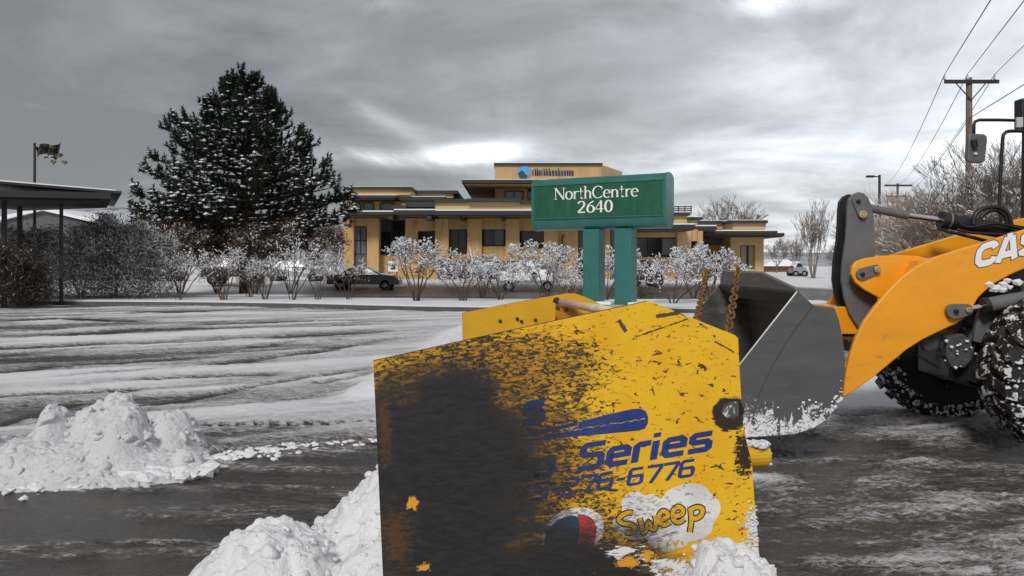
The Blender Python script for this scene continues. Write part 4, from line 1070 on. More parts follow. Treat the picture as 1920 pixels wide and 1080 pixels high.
mb = MB(); mb.prism([(A2.x, 32.2, zA + .005), (B2.x - .3, 33.6, zB + .005), (P(212, 0, 40.8).x, 40.8, zB + .005), (A2.x, 40.8, zA + .005)], (0, 0, 0.07)); mb.build('snow_layer', 'snow', cn)
mb = MB(); zc_ = P(0, 352, 29).z - 0.245
mb.prism([(A.x, 29.6, zc_), (B.x - 0.6, 31.3, zc_), (P(190, 0, 34).x, 34, zc_), (A.x, 36, zc_)], (0, 0, -0.05)); mb.build('soffit', 'canopy_dark', cn)
for px, d_, r_ in ((115, 33, 0.075), (37, 34.5, 0.11), (8, 31.5, 0.10)):
    q = P(px, 500, d_); MB().tube([(q.x, q.y, 0), (q.x, q.y, zc_ - 0.05)], r_, 8).build('post', 'pole_dark', cn)
gp = thing('gable_roof', 'pale snowy gable roof seen behind the thin canopy post', 'roof', (P(90, 0, 60).x, 60, 0))
e0 = P(52, 396, 60); e1 = P(78, 388, 60); e2 = P(205, 418, 60)
mb = MB(); mb.prism([(e0.x - 3, 60, e0.z - 0.6), (e1.x, 60, e1.z), (e2.x, 60, e2.z), (e2.x, 60, e2.z - 0.25), (e1.x, 60, e1.z - 0.25), (e0.x - 3, 60, e0.z - 0.9)], (0, 7, 0)); mb.build('roof', 'snow', gp)
mb = MB(); mb.prism([(e0.x - 2.5, 60.4, 0), (e2.x - 0.6, 60.4, 0), (e2.x - 0.6, 60.4, e2.z - .3), (e1.x, 60.4, e1.z - .3), (e0.x - 2.5, 60.4, e0.z - .9)], (0, 6, 0)); mb.build('wall', 'stucco_grey', gp)

# flag on pole above the canopy
fp = thing('flagpole', 'dark pole with a ragged flag above the black canopy', 'flagpole', (P(66, 0, 42).x, 42, 0))
q = P(65, 268, 42); MB().tube([(q.x, 42, 0), (q.x, 42, q.z)], [0.09, 0.06], 8).build('pole', 'pole_dark', fp)
mb = MB(); NX, NZ = 22, 10; V = {}
for i in range(NX + 1):
    for k in range(NZ + 1):
        px = 65.3 + 47 * i / NX; py = 273 + 25 * k / NZ + 4 * math.sin(i * 0.5) - (3 if i > 14 else 0)
        p_ = P(px, py, 42); p_.y += 0.25 * math.sin(i * 0.7 + k * 0.2); V[i, k] = len(mb.v); mb.v.append(tuple(p_))
for i in range(NX):
    for k in range(NZ):
        if (k > 6 and (vnoise(np.array([i * 0.5]), np.array([k * 0.9]))[0] < 0.62)): continue
        mb.f.append((V[i, k], V[i + 1, k], V[i + 1, k + 1], V[i, k + 1])); mb.mi.append(0)
for px, py in ((104, 288), (110, 286), (118, 300), (97, 299)):
    a = P(px, py, 42); mb.add([a, a + Vector((0.25, 0.05, -0.1)), a + Vector((0.1, 0, -0.28)), a + Vector((-0.1, 0, -0.1))], [(0, 1, 2, 3)])
for m_ in ('sign_green', 'sign_teal'):     # rain streaks and road film on the painted sign
    t = NT(M[m_].node_tree); b = t.n['Principled BSDF']; old = b.inputs['Base Color'].links[0].from_socket
    co = t.node('ShaderNodeTexCoord').outputs['Object']; st_ = t.noise(t.mapping(co, (5, 5, 0.5)), 1.0, 6, 0.65); gr = t.noise(co, 14, 6, 0.7)
    k = t.m('MULTIPLY', t.smooth(st_, 0.50, 0.70), 0.30); k = t.m('ADD', k, t.m('MULTIPLY', t.smooth(gr, 0.6, 0.75), 0.18))
    t.put(b.inputs['Base Color'], t.mix(k, old, (0.10, 0.16, 0.14, 1)))
mat('flag_cloth', (0.03, 0.032, 0.028), 0.8, col2=(0.16, 0.14, 0.07), c2lo=0.52, c2hi=0.60, c2scale=3)
mb.build('flag', 'flag_cloth', fp, fixn=False)

# ================================================================== STROKE LETTERING
def arc(cx, cy, rx, ry, a0, a1, n=14):
    return [(cx + rx * math.cos(math.radians(a0 + (a1 - a0) * i / n)), cy + ry * math.sin(math.radians(a0 + (a1 - a0) * i / n))) for i in range(n + 1)]
TH, TK = 0.055, 0.125
def serif_glyph(ch):
    S = []
    def stem(x, y0, y1, w_=TK, s0=True, s1=True, half1=False):
        S.append(([(x, y0), (x, y1)], w_))
        if s0: S.append(([(x - 0.12, y0 + 0.02), (x + 0.12, y0 + 0.02)], 0.04))
        if s1: S.append(([(x - 0.12, y1 - 0.02), (x + (0.02 if half1 else 0.12), y1 - 0.02)], 0.04))
    if ch == 'N':
        stem(0.14, 0, 1, 0.06); stem(0.80, 0, 1, 0.06, s0=False); S.append(([(0.12, 1.0), (0.81, 0.0)], 0.14)); return 0.92, S
    if ch == 'C':
        S.append((arc(0.46, 0.5, 0.40, 0.50, 42, 318, 26), 'n')); S.append(([(0.77, 0.97), (0.77, 0.70)], 0.05)); return 0.84, S
    if ch == 'o':
        S.append((arc(0.31, 0.33, 0.25, 0.34, 0, 360, 26), 'n')); return 0.62, S
    if ch == 'r':
        stem(0.14, 0, 0.66, half1=True); S.append((arc(0.36, 0.40, 0.20, 0.24, 165, 55, 8), 'n')); return 0.46, S
    if ch == 't':
        S.append(([(0.18, 0.92), (0.18, 0.14)] + arc(0.28, 0.14, 0.10, 0.12, 180, 300, 6), 0.11)); S.append(([(0.02, 0.635), (0.36, 0.635)], 0.05)); return 0.40, S
    if ch == 'h':
        stem(0.14, 0, 1.06, half1=True); S.append((arc(0.34, 0.42, 0.19, 0.23, 170, 0, 10) + [(0.53, 0.05)], 'n')); S.append(([(0.42, 0.02), (0.65, 0.02)], 0.04)); return 0.68, S
    if ch == 'n':
        stem(0.14, 0, 0.66, half1=True); S.append((arc(0.34, 0.42, 0.19, 0.23, 170, 0, 10) + [(0.53, 0.05)], 'n')); S.append(([(0.42, 0.02), (0.65, 0.02)], 0.04)); return 0.68, S
    if ch == 'e':
        S.append((arc(0.30, 0.33, 0.235, 0.33, 5, 315, 24), 'n')); S.append(([(0.08, 0.375), (0.53, 0.375)], 0.045)); return 0.57, S
    if ch == '2':
        S.append((arc(0.27, 0.72, 0.20, 0.27, 165, -20, 14) + [(0.34, 0.42), (0.06, 0.07)], 'n')); S.append(([(0.05, 0.05), (0.52, 0.05)], 0.10)); return 0.58, S
    if ch == '6':
        S.append((arc(0.30, 0.31, 0.21, 0.30, 0, 360, 22), 'n')); S.append(([(0.50, 0.97), (0.28, 0.82), (0.13, 0.60), (0.10, 0.32)], 0.09)); return 0.58, S
    if ch == '4':
        S.append(([(0.40, 0.0), (0.40, 1.0)], TK)); S.append(([(0.38, 0.97), (0.03, 0.30)], 0.055)); S.append(([(0.02, 0.28), (0.55, 0.28)], 0.07)); return 0.60, S
    if ch == '0':
        S.append((arc(0.28, 0.5, 0.21, 0.48, 0, 360, 26), 'n')); return 0.57, S
    return 0.3, []
TW = 0.165
def techno_glyph(ch):
    w_ = TW
    D_ = {
        'S': (0.74, [[(0.66, .91), (0.18, .91), (0.09, .82), (0.09, .62), (0.16, .54), (0.52, .54), (0.60, .46), (0.60, .18), (0.52, .09), (0.0, .09)]]),
        'e': (0.70, [[(0.10, .38), (0.56, .38), (0.56, .55), (0.48, .63), (0.17, .63), (0.09, .54), (0.09, .17), (0.17, .08), (0.60, .08)]]),
        'r': (0.50, [[(0.09, 0), (0.09, .56), (0.17, .64), (0.46, .64)]]),
        'i': (0.28, [[(0.09, 0), (0.09, .68)], [(0.09, .80), (0.09, .96)]]),
        's': (0.70, [[(0.60, .63), (0.17, .63), (0.10, .57), (0.10, .42), (0.17, .37), (0.48, .37), (0.55, .30), (0.55, .14), (0.48, .08), (0.02, .08)]]),
        'o': (0.76, [[(0.17, .08), (0.55, .08), (0.62, .16), (0.62, .54), (0.54, .63), (0.17, .63), (0.09, .54), (0.09, .16), (0.17, .08), (0.30, .08)]]),
        '2': (0.72, [[(0.04, .91), (0.50, .91), (0.58, .82), (0.58, .62), (0.50, .53), (0.17, .53), (0.09, .44), (0.09, .09), (0.62, .09)]]),
        '7': (0.66, [[(0.02, .91), (0.58, .91), (0.58, .78), (0.26, 0)]]),
        '6': (0.74, [[(0.58, .91), (0.18, .91), (0.09, .82), (0.09, .17), (0.17, .09), (0.52, .09), (0.60, .17), (0.60, .44), (0.52, .53), (0.17, .53)]]),
        '5': (0.72, [[(0.60, .91), (0.09, .91), (0.09, .56), (0.52, .56), (0.60, .47), (0.60, .18), (0.52, .09), (0.02, .09)]]),
        '-': (0.48, [[(0.06, .47), (0.40, .47)]]), ' ': (0.42, [])}
    a, st = D_[ch]
    return a, [(s_, w_) for s_ in st]
def block_glyph(ch):
    w_ = 0.27
    D_ = {'C': (0.98, [[(0.88, .68), (0.84, .80), (0.72, .87), (0.5, .87), (0.30, .84), (0.16, .70), (0.14, .5), (0.16, .30), (0.30, .16), (0.5, .13), (0.72, .13), (0.84, .20), (0.88, .32)]]),
          'A': (0.98, [[(0.10, 0), (0.38, .99)], [(0.86, 0), (0.60, .99)], [(0.36, .99), (0.62, .99)], [(0.24, .27), (0.74, .27)]]),
          'S': (0.96, [[(0.82, .72), (0.76, .84), (0.62, .87), (0.34, .87), (0.18, .80), (0.18, .64), (0.30, .56), (0.64, .47), (0.78, .38), (0.80, .24), (0.66, .13), (0.34, .13), (0.18, .18), (0.13, .30)]]),
          'E': (0.86, [[(0.16, 0), (0.16, 1)], [(0.16, .87), (0.82, .87)], [(0.16, .5), (0.74, .5)], [(0.16, .13), (0.82, .13)]])}
    a, st = D_[ch]; return a, [(s_, w_) for s_ in st]
def strip(pts, wd):
    """flat ribbon along a 2-D polyline with mitred joints -> verts2d, faces"""
    n = len(pts); L, R = [], []
    for i in range(n):
        p = pts[i]; a = pts[max(i - 1, 0)]; b = pts[min(i + 1, n - 1)]
        if i == 0: t0 = t1 = (b[0] - p[0], b[1] - p[1])
        elif i == n - 1: t0 = t1 = (p[0] - a[0], p[1] - a[1])
        else: t0 = (p[0] - a[0], p[1] - a[1]); t1 = (b[0] - p[0], b[1] - p[1])
        l0 = math.hypot(*t0) or 1; l1 = math.hypot(*t1) or 1
        n0 = (-t0[1] / l0, t0[0] / l0); n1 = (-t1[1] / l1, t1[0] / l1)
        m_ = (n0[0] + n1[0], n0[1] + n1[1]); lm = math.hypot(*m_) or 1; m_ = (m_[0] / lm, m_[1] / lm)
        k = 1 / max(m_[0] * n0[0] + m_[1] * n0[1], 0.55)
        w_ = wd
        if wd == 'n':
            ty = abs((t0[1] / l0 + t1[1] / l1) / 2); w_ = TH + (TK + 0.01 - TH) * ty ** 1.3
        h = w_ / 2 * k
        L.append((p[0] + m_[0] * h, p[1] + m_[1] * h)); R.append((p[0] - m_[0] * h, p[1] - m_[1] * h))
    return L, R
def write(text, glyph, to3, parent, name, m_, adj=1.0, extra=0.0, off=0.0, track=0.0, local=False, step=0.00025, joined=True):
    """to3(gx, gy, lift) -> world point; strokes stacked a hair apart so none is coplanar"""
    x = 0.0; k = 0; mb = MB()
    for ch in text:
        adv, st = glyph(ch)
        for pts, wd in st:
            if wd != 'n': wd = wd * adj + extra
            pp = [(px + x, py) for px, py in pts]
            if extra and len(pp) >= 2:      # lengthen ends for outlines
                def ext(a, b):
                    l = math.hypot(a[0] - b[0], a[1] - b[1]) or 1; return (a[0] + (a[0] - b[0]) / l * extra / 2, a[1] + (a[1] - b[1]) / l * extra / 2)
                pp[0] = ext(pp[0], pp[1]); pp[-1] = ext(pp[-1], pp[-2])
            L, R = strip(pp, wd); lift = off + k * step; k += 1
            vs = [to3(a, b, lift) for a, b in L] + [to3(a, b, lift) for a, b in R]; n = len(L)
            mb.add(vs, [(i, i + 1, n + i + 1, n + i) for i in range(n - 1)])
        x += adv + track
    return mb.build(name, m_, parent, local=local, fixn=False), x
def text_width(text, glyph, track=0.0): return sum(glyph(c)[0] + track for c in text) - track

# ================================================================== GREEN SIGN
SL = Vector((P(1000, 0, 24.6).x, 24.6, 0)); SR = Vector((P(1245, 0, 22.6).x, 22.6, 0))
dirv = (SR - SL); SW = dirv.length; srz = math.atan2(dirv.y, dirv.x)
sign = thing('monument_sign', 'green NorthCentre 2640 sign cabinet on two square teal posts', 'sign', SL, srz)
z0_, z1_, dp = 2.72, 4.30, 0.72
prof = [(0.0, 3.06)] + [(0.0, 4.10)] + [(0.33 - 0.33 * math.cos(a), 4.10 + 0.20 * math.sin(a)) for a in np.linspace(0.25, math.pi / 2, 7)] + [(0.39 + 0.33 * math.sin(a), 4.10 + 0.20 * math.cos(a)) for a in np.linspace(0, math.pi / 2, 7)] \
    + [(dp, 3.06)] + [(0.39 + 0.33 * math.cos(a), 3.06 - 0.34 * math.sin(a)) for a in np.linspace(0.2, math.pi / 2, 7)] + [(0.33 - 0.33 * math.sin(a), 3.06 - 0.34 * math.cos(a)) for a in np.linspace(0, math.pi / 2, 7)][:-1]
mb = MB(); mb.prism([(0, y, z) for y, z in prof], (SW, 0, 0)); mb.build('cabinet', 'sign_teal', sign, local=True)
for x0 in (-0.06, SW):       # end caps, a little proud of the cabinet all round
    mb = MB(); mb.prism([(x0, (y - .36) * 1.04 + .36, (z - 3.51) * 1.02 + 3.51) for y, z in prof], (0.06, 0, 0)); mb.build('end_cap', 'sign_teal', sign, local=True, bevel=0.008)
mb = MB(); mb.box(0.05, SW - 0.05, -0.022, -0.003, 3.10, 4.06); mb.build('face_panel', 'sign_green', sign, local=True)
mb = MB()
mb.box(0.02, SW - 0.02, -0.045, -0.002, 4.065, 4.10); mb.box(0.02, SW - 0.02, -0.045, -0.002, 3.06, 3.095); mb.build('face_trim', 'sign_teal', sign, local=True)
for x0 in (1.60, 2.60):
    mb = MB(); mb.box(x0, x0 + 0.52, 0.10, 0.60, 0.5, 2.735); mb.build('post', 'sign_teal', sign, local=True, bevel=0.02)
mb = MB(); mb.box(1.2, 3.5, -0.15, 0.85, 0, 0.52); mb.build('plinth', 'concrete', sign, local=True)
mb = MB(); mb.box(1.18, 1.594, -0.17, 0.87, 0.523, 0.60); mb.box(2.126, 2.594, -0.17, 0.87, 0.523, 0.60); mb.box(3.126, 3.52, -0.17, 0.87, 0.523, 0.60); mb.build('snow_cap', 'snow', sign, local=True)
for txt, px0, px1, zb, cap in (('NorthCentre', 1043, 1202, 3.635, 0.345), ('2640', 1089, 1156, 3.215, 0.345)):
    xa = (px0 - 1000) / 245 * SW * 0.985; xb = (px1 - 1000) / 245 * SW * 0.995
    tw = text_width(txt, serif_glyph)
    write(txt, serif_glyph, lambda gx, gy, l, xa=xa, xb=xb, tw=tw, zb=zb, cap=cap: (xa + gx / tw * (xb - xa), -0.030 - l, zb + gy * cap), sign, 'lettering', 'sign_white', local=True)

# ================================================================== POLES AND WIRES
def upole(px, top, d_, name_label, arm_px, r=0.15, nm='utility_pole'):
    q = P(px, top, d_); o = thing(nm, name_label, 'utility pole', (q.x, d_, 0))
    mb = MB(); mb.tube([(q.x, d_, 0), (q.x, d_, q.z)], [r * 1.2, r * 0.85], 10); mb.build('pole', 'pole_wood', o, smooth=True)
    return o, q
up, q = upole(1817, 146, 41, 'wooden utility pole with crossarm behind the wheel loader', None, 0.17)
zA = P(0, 154, 41).z; xa = P(1768, 0, 41).x; xb = P(1869, 0, 41).x
mb = MB(); mb.box(xa, xb, 40.78, 40.90, zA - 0.10, zA + 0.08); mb.build('crossarm', 'pole_dark', up)
mb = MB(); mb.tube([(q.x, 40.8, zA - 0.95), (q.x - 0.75, 40.84, zA - 0.1)], 0.03, 5); mb.tube([(q.x, 40.8, zA - 0.95), (q.x + 0.75, 40.84, zA - 0.1)], 0.03, 5); mb.build('brace', 'pole_dark', up)
ins = []
for px in (1771, 1814, 1865):
    a = P(px, 150, 40.84); mb = MB(); mb.lathe((a.x, 40.84, zA + 0.08), [(0.0, 0), (0.05, 0.0), (0.07, 0.08), (0.04, 0.12), (0.06, 0.20), (0.03, 0.26), (0, 0.27)], 'z', 8); mb.build('insulator', 'light_clear', up, smooth=True)
    ins.append(Vector((a.x, 40.84, zA + 0.36)))
q2 = P(1683, 344, 118); up2 = thing('utility_pole', 'far utility pole seen over the hydraulic cylinder', 'utility pole', (q2.x, 118, 0))
mb = MB(); mb.tube([(q2.x, 118, 0), (q2.x, 118, q2.z)], [0.2, 0.16], 6); mb.build('pole', 'pole_wood', up2)
z2 = P(0, 348, 118).z; mb = MB(); mb.box(q2.x - 2.0, q2.x + 2.0, 117.7, 117.9, z2 - 0.12, z2 + 0.12); mb.box(q2.x - 1.6, q2.x + 1.6, 117.7, 117.9, z2 - 1.7, z2 - 1.5); mb.build('crossarm', 'pole_dark', up2)
def wire(a, b, sag, r, lab):
    a, b = Vector(a), Vector(b); pts = [a.lerp(b, t_) - Vector((0, 0, sag * 4 * t_ * (1 - t_))) for t_ in np.linspace(0, 1, 22)]
    mid = a.lerp(b, 0.5); o = MB().tube(pts, r, 4).build('power_line', 'wire'); tag(o, lab, 'power line', 'overhead wires')
def nearend(A_, px, py, d2=9.0):
    """extend the wire from A_ so that it passes the photo's edge point: choose that point at a distance, continue on"""
    q_ = P(px, py, d2); return q_
lbls = ('leftmost overhead wire rising from the crossarm toward the camera', 'middle overhead wire rising from the crossarm top', 'rightmost overhead wire rising from the crossarm end')
for i, (A_, (px, py)) in enumerate(zip(ins, ((1868, -6), (1922, 8), (1924, 88)))):
    B_ = P(px, py, (18, 21, 30)[i]); ext = A_ + (B_ - A_) * 1.5; ext.z += 0.2
    wire(A_, ext, 0.0, (0.017, 0.017, 0.017)[i], lbls[i])
    wire(A_, (q2.x - 1.8 + 1.8 * i, 117.8, z2 + 0.15), 1.0, 0.02, ('leftmost', 'middle', 'rightmost')[i] + ' overhead wire running back to the far pole')
A_ = Vector((q.x, 41, P(0, 222, 41).z)); B_ = P(1924, 156, 30)
wire(A_, A_ + (B_ - A_) * 1.4, 0.0, 0.022, 'lower cable leaving the pole shaft below the crossarm to the right')
wire(A_, (q2.x, 118, z2 - 1.6), 1.0, 0.022, 'lower cable running back from the pole shaft')
# street lamp
q = P(1649, 328, 62); sl = thing('street_lamp', 'dark street lamp with short arm behind the loader linkage', 'street lamp', (q.x, 62, 0))
mb = MB(); mb.tube([(q.x, 62, 0), (q.x, 62, q.z)], [0.13, 0.10], 8); mb.build('post', 'pole_dark', sl)
mb = MB(); mb.tube([(q.x, 62, q.z - 0.15), (q.x - 0.45, 62, q.z - 0.12)], 0.05, 6); mb.build('arm', 'pole_dark', sl)
mb = MB(); mb.box(q.x - 1.0, q.x - 0.42, 61.85, 62.15, q.z - 0.2, q.z - 0.04); mb.build('lamp_head', 'pole_dark', sl, bevel=0.03)

# ================================================================== CARS
def car(label, px0, px1, foot, paint, kind='sedan', snow=0.6, facing=1, cover=False, hgt=1.45, rz=0.0):
    gz0 = 0.0 if foot > 540.5 else 0.36
    d_ = (CAMZ - gz0) * FPX / (foot - HOR); L = (px1 - px0) / FPX * d_; cx = ((px0 + px1) / 2 - 960) / FPX * d_
    o = thing('parked_car', label, 'car', (cx, d_, 0.03 + gz0), rz if facing > 0 else math.pi + rz)
    W = 0.88; s_ = L / 4.7
    if kind == 'sedan': prof = [(-2.35, .35), (-2.32, .78), (-2.15, .93), (-1.55, .98), (-0.95, 1.38), (-0.4, hgt), (0.35, hgt - .02), (1.05, 1.02), (1.9, .92), (2.25, .75), (2.35, .5), (2.33, .32)]
    elif kind == 'pickup': prof = [(-2.35, .5), (-2.35, 1.05), (-0.55, 1.05), (-0.45, 1.65), (0.0, 1.78), (0.7, 1.76), (1.2, 1.15), (2.1, 1.08), (2.33, .9), (2.35, .45)]
    else: prof = [(-2.35, .4), (-2.35, .95), (-2.2, 1.1), (-1.95, hgt + .05), (-1.0, hgt + .12), (0.3, hgt + .1), (1.1, 1.08), (2.0, .95), (2.3, .75), (2.35, .4)]
    prof = [(a * s_, b) for a, b in prof]
    prof = [prof[0]] + prof[1:-1] + [prof[-1]]
    n = len(prof); vs = []
    for i, (x, z) in enumerate(prof):
        w_ = W if z < 1.0 else W - (z - 1.0) * 0.35
        vs += [(x, -w_, z), (x, w_, z)]
    mb = MB(); mb.add(vs, [tuple(i * 2 for i in range(n)), tuple(i * 2 + 1 for i in reversed(range(n)))] + [(i * 2, i * 2 + 1, ((i + 1) % n) * 2 + 1, ((i + 1) % n) * 2) for i in range(n)])
    mb.build('body', paint, o, local=True, bevel=0.04)
    gz = {'sedan': [(-1.35, 1.0), (-0.88, 1.33), (-0.38, hgt - .07), (0.32, hgt - .09), (0.92, 1.02)], 'pickup': [(-0.42, 1.12), (-0.36, 1.6), (0.0, 1.70), (0.66, 1.68), (1.08, 1.18)],
          'suv': [(-2.0, 1.12), (-1.85, hgt - .0), (-1.0, hgt + .04), (0.27, hgt + .02), (0.95, 1.1)]}[kind]
    for sd_ in (-1, 1):
        gm = MB()
        def wy(z): return (W - max(z - 1.0, 0) * 0.35 + 0.006) * sd_
        gm.prism([(x * s_, wy(z), z) for x, z in gz], (0, -0.03 * sd_, 0)); gm.build('side_window', 'glass_dark', o, local=True)
    wx = (-1.45 * s_, 1.42 * s_)
    for x in wx:
        for sd_ in (-1, 1):
            t_ = MB().lathe((x, sd_ * (W - 0.11), 0.32), [(0.17, -0.11), (0.30, -0.11), (0.33, -0.07), (0.33, 0.07), (0.30, 0.11), (0.17, 0.11)], 'y', 20, closed=True).build('wheel', 'rubber_side', o, local=True, smooth=True)
            MB().lathe((x, sd_ * (W - 0.02), 0.32), [(0.0, 0.0), (0.07, 0.03), (0.09, 0.0), (0.17, 0.02), (0.19, 0.0), (0.19, -0.05)], 'y', 12).build('rim', 'car_silver', t_, local=True)
            MB().lathe((x, sd_ * (W - 0.03), 0.335), [(0.335, -.02), (0.39, -.02), (0.39, 0.035), (0.335, 0.035)], 'y', 20, closed=True).build('wheel_arch', 'loader_black', o, local=True)
    for sd_ in (-1, 1):
        MB().box(-2.37 * s_, -2.22 * s_, sd_ * 0.62 - 0.2, sd_ * 0.62 + 0.2, 0.74, 0.90).build('tail_light', 'light_red', o, local=True)
        MB().box(2.18 * s_, 2.36 * s_, sd_ * 0.62 - 0.2, sd_ * 0.62 + 0.2, 0.62, 0.76).build('headlight', 'light_clear', o, local=True)
    if snow:
        # snow blanket on roof, hood and boot: follows the outline, thick and rounded
        up_ = [(x, z) for x, z in prof if z > 0.85]
        xs = np.linspace(up_[0][0] + 0.05, up_[-1][0] - 0.05, 50); zt = np.interp(xs, [a for a, b in up_], [b for a, b in up_])
        ys = np.linspace(-1, 1, 21); X, Y = np.meshgrid(xs, ys)
        wloc = W - np.maximum(np.interp(X, xs, zt) - 1.0, 0) * 0.35
        nz_ = fbm(X * 1.7 + cx, Y * 1.5 + d_, 4)
        th_ = 0.14 * snow * (1 - np.abs(Y) ** 6) * (0.5 + nz_)
        if cover: 
            Zc = np.interp(X, xs, zt) + th_ + 0.04; edge = 0
        else: Zc = np.interp(X, xs, zt) - 0.06 + th_ + np.where(nz_ > 0.55 - 0.3 * snow, 0.05, -0.08)
        V = np.stack([X, Y * (wloc - 0.02), Zc], -1).reshape(-1, 3); nr, nc = X.shape
        i, j = np.meshgrid(np.arange(nr - 1), np.arange(nc - 1), indexing='ij')
        Fc = np.stack([i * nc + j, i * nc + j + 1, (i + 1) * nc + j + 1, (i + 1) * nc + j], -1).reshape(-1, 4)
        me = np_mesh('snow_layer', V, Fc, M['snow'], True); c = link('snow_layer', me, o)
        if cover:
            for sd_ in (-1, 1):
                X2, T2 = np.meshgrid(xs, np.linspace(0, 1, 9)); ztl = np.interp(X2, xs, zt); w2 = W - np.maximum(ztl - 1, 0) * .35
                Z2 = ztl + 0.04 - T2 * (ztl - 0.62) ; nz2 = fbm(X2 * 2.3, T2 * 1.2 + sd_ + 5, 4)
                wy2 = W - np.maximum(Z2 - 1.0, 0) * 0.35
                V = np.stack([X2, sd_ * (wy2 + 0.03 * (1 + nz2) - 0.12 * (nz2 < 0.44)), Z2], -1).reshape(-1, 3); nr, nc = X2.shape
                i, j = np.meshgrid(np.arange(nr - 1), np.arange(nc - 1), indexing='ij')
                Fc = np.stack([i * nc + j, i * nc + j + 1, (i + 1) * nc + j + 1, (i + 1) * nc + j], -1).reshape(-1, 4)
                link('snow_layer', np_mesh('snow_layer', V, Fc, M['snow'], True), o)
    return o
car('black sedan with open looking dark side parked before the building left corner', 617, 752, 543, 'car_black', 'sedan', 0.35, 1)
car('brown pickup truck under the pine behind the bare shrubs', 385, 500, 533, 'car_brown', 'pickup', 0.5, -1)
car('snowed white estate car left of the black sedan', 500, 615, 529, 'car_white', 'suv', 0.8, 1, False)
car('round car fully covered with snow behind the white laden shrubs', 932, 1048, 546, 'car_silver', 'sedan', 1.6, 1, True, 1.62)
car('dark car half hidden behind the hedge end left of the pickup', 262, 345, 528, 'car_black', 'suv', 0.6, 1)
car('distant snowy car right of the office building', 1482, 1508, 519, 'car_silver', 'sedan', 1.0, 1)
car('black car behind the sign posts near the building', 1172, 1240, 538, 'car_black', 'suv', 0.2, 1)

# ================================================================== SNOW PUSHER
YAW = math.atan2(0.2, 1.21)
A0 = Vector((-0.44, 2.55, 0))
pu = thing('snow_pusher', 'worn yellow box snow pusher with scraped black side plate in front', 'snow pusher', A0, YAW)
cy_, sy_ = math.cos(YAW), math.sin(YAW); NV = Vector((-sy_, cy_, 0)); UV = Vector((cy_, sy_, 0))
def pl(px, py, y0=0.0):
    """photo pixel -> (x, z) on the plate's plane in the pusher's own frame"""
    r_ = Vector(((px - 960) / FPX, 1, (HOR - py) / FPX)); k = (A0.dot(NV) + y0) / r_.dot(NV)
    w_ = Vector((0, 0, CAMZ)) + r_ * k; rel = w_ - A0
    return rel.dot(UV), w_.z
def mpl(px): return FPX / 2.62      # pixels per metre on the plate

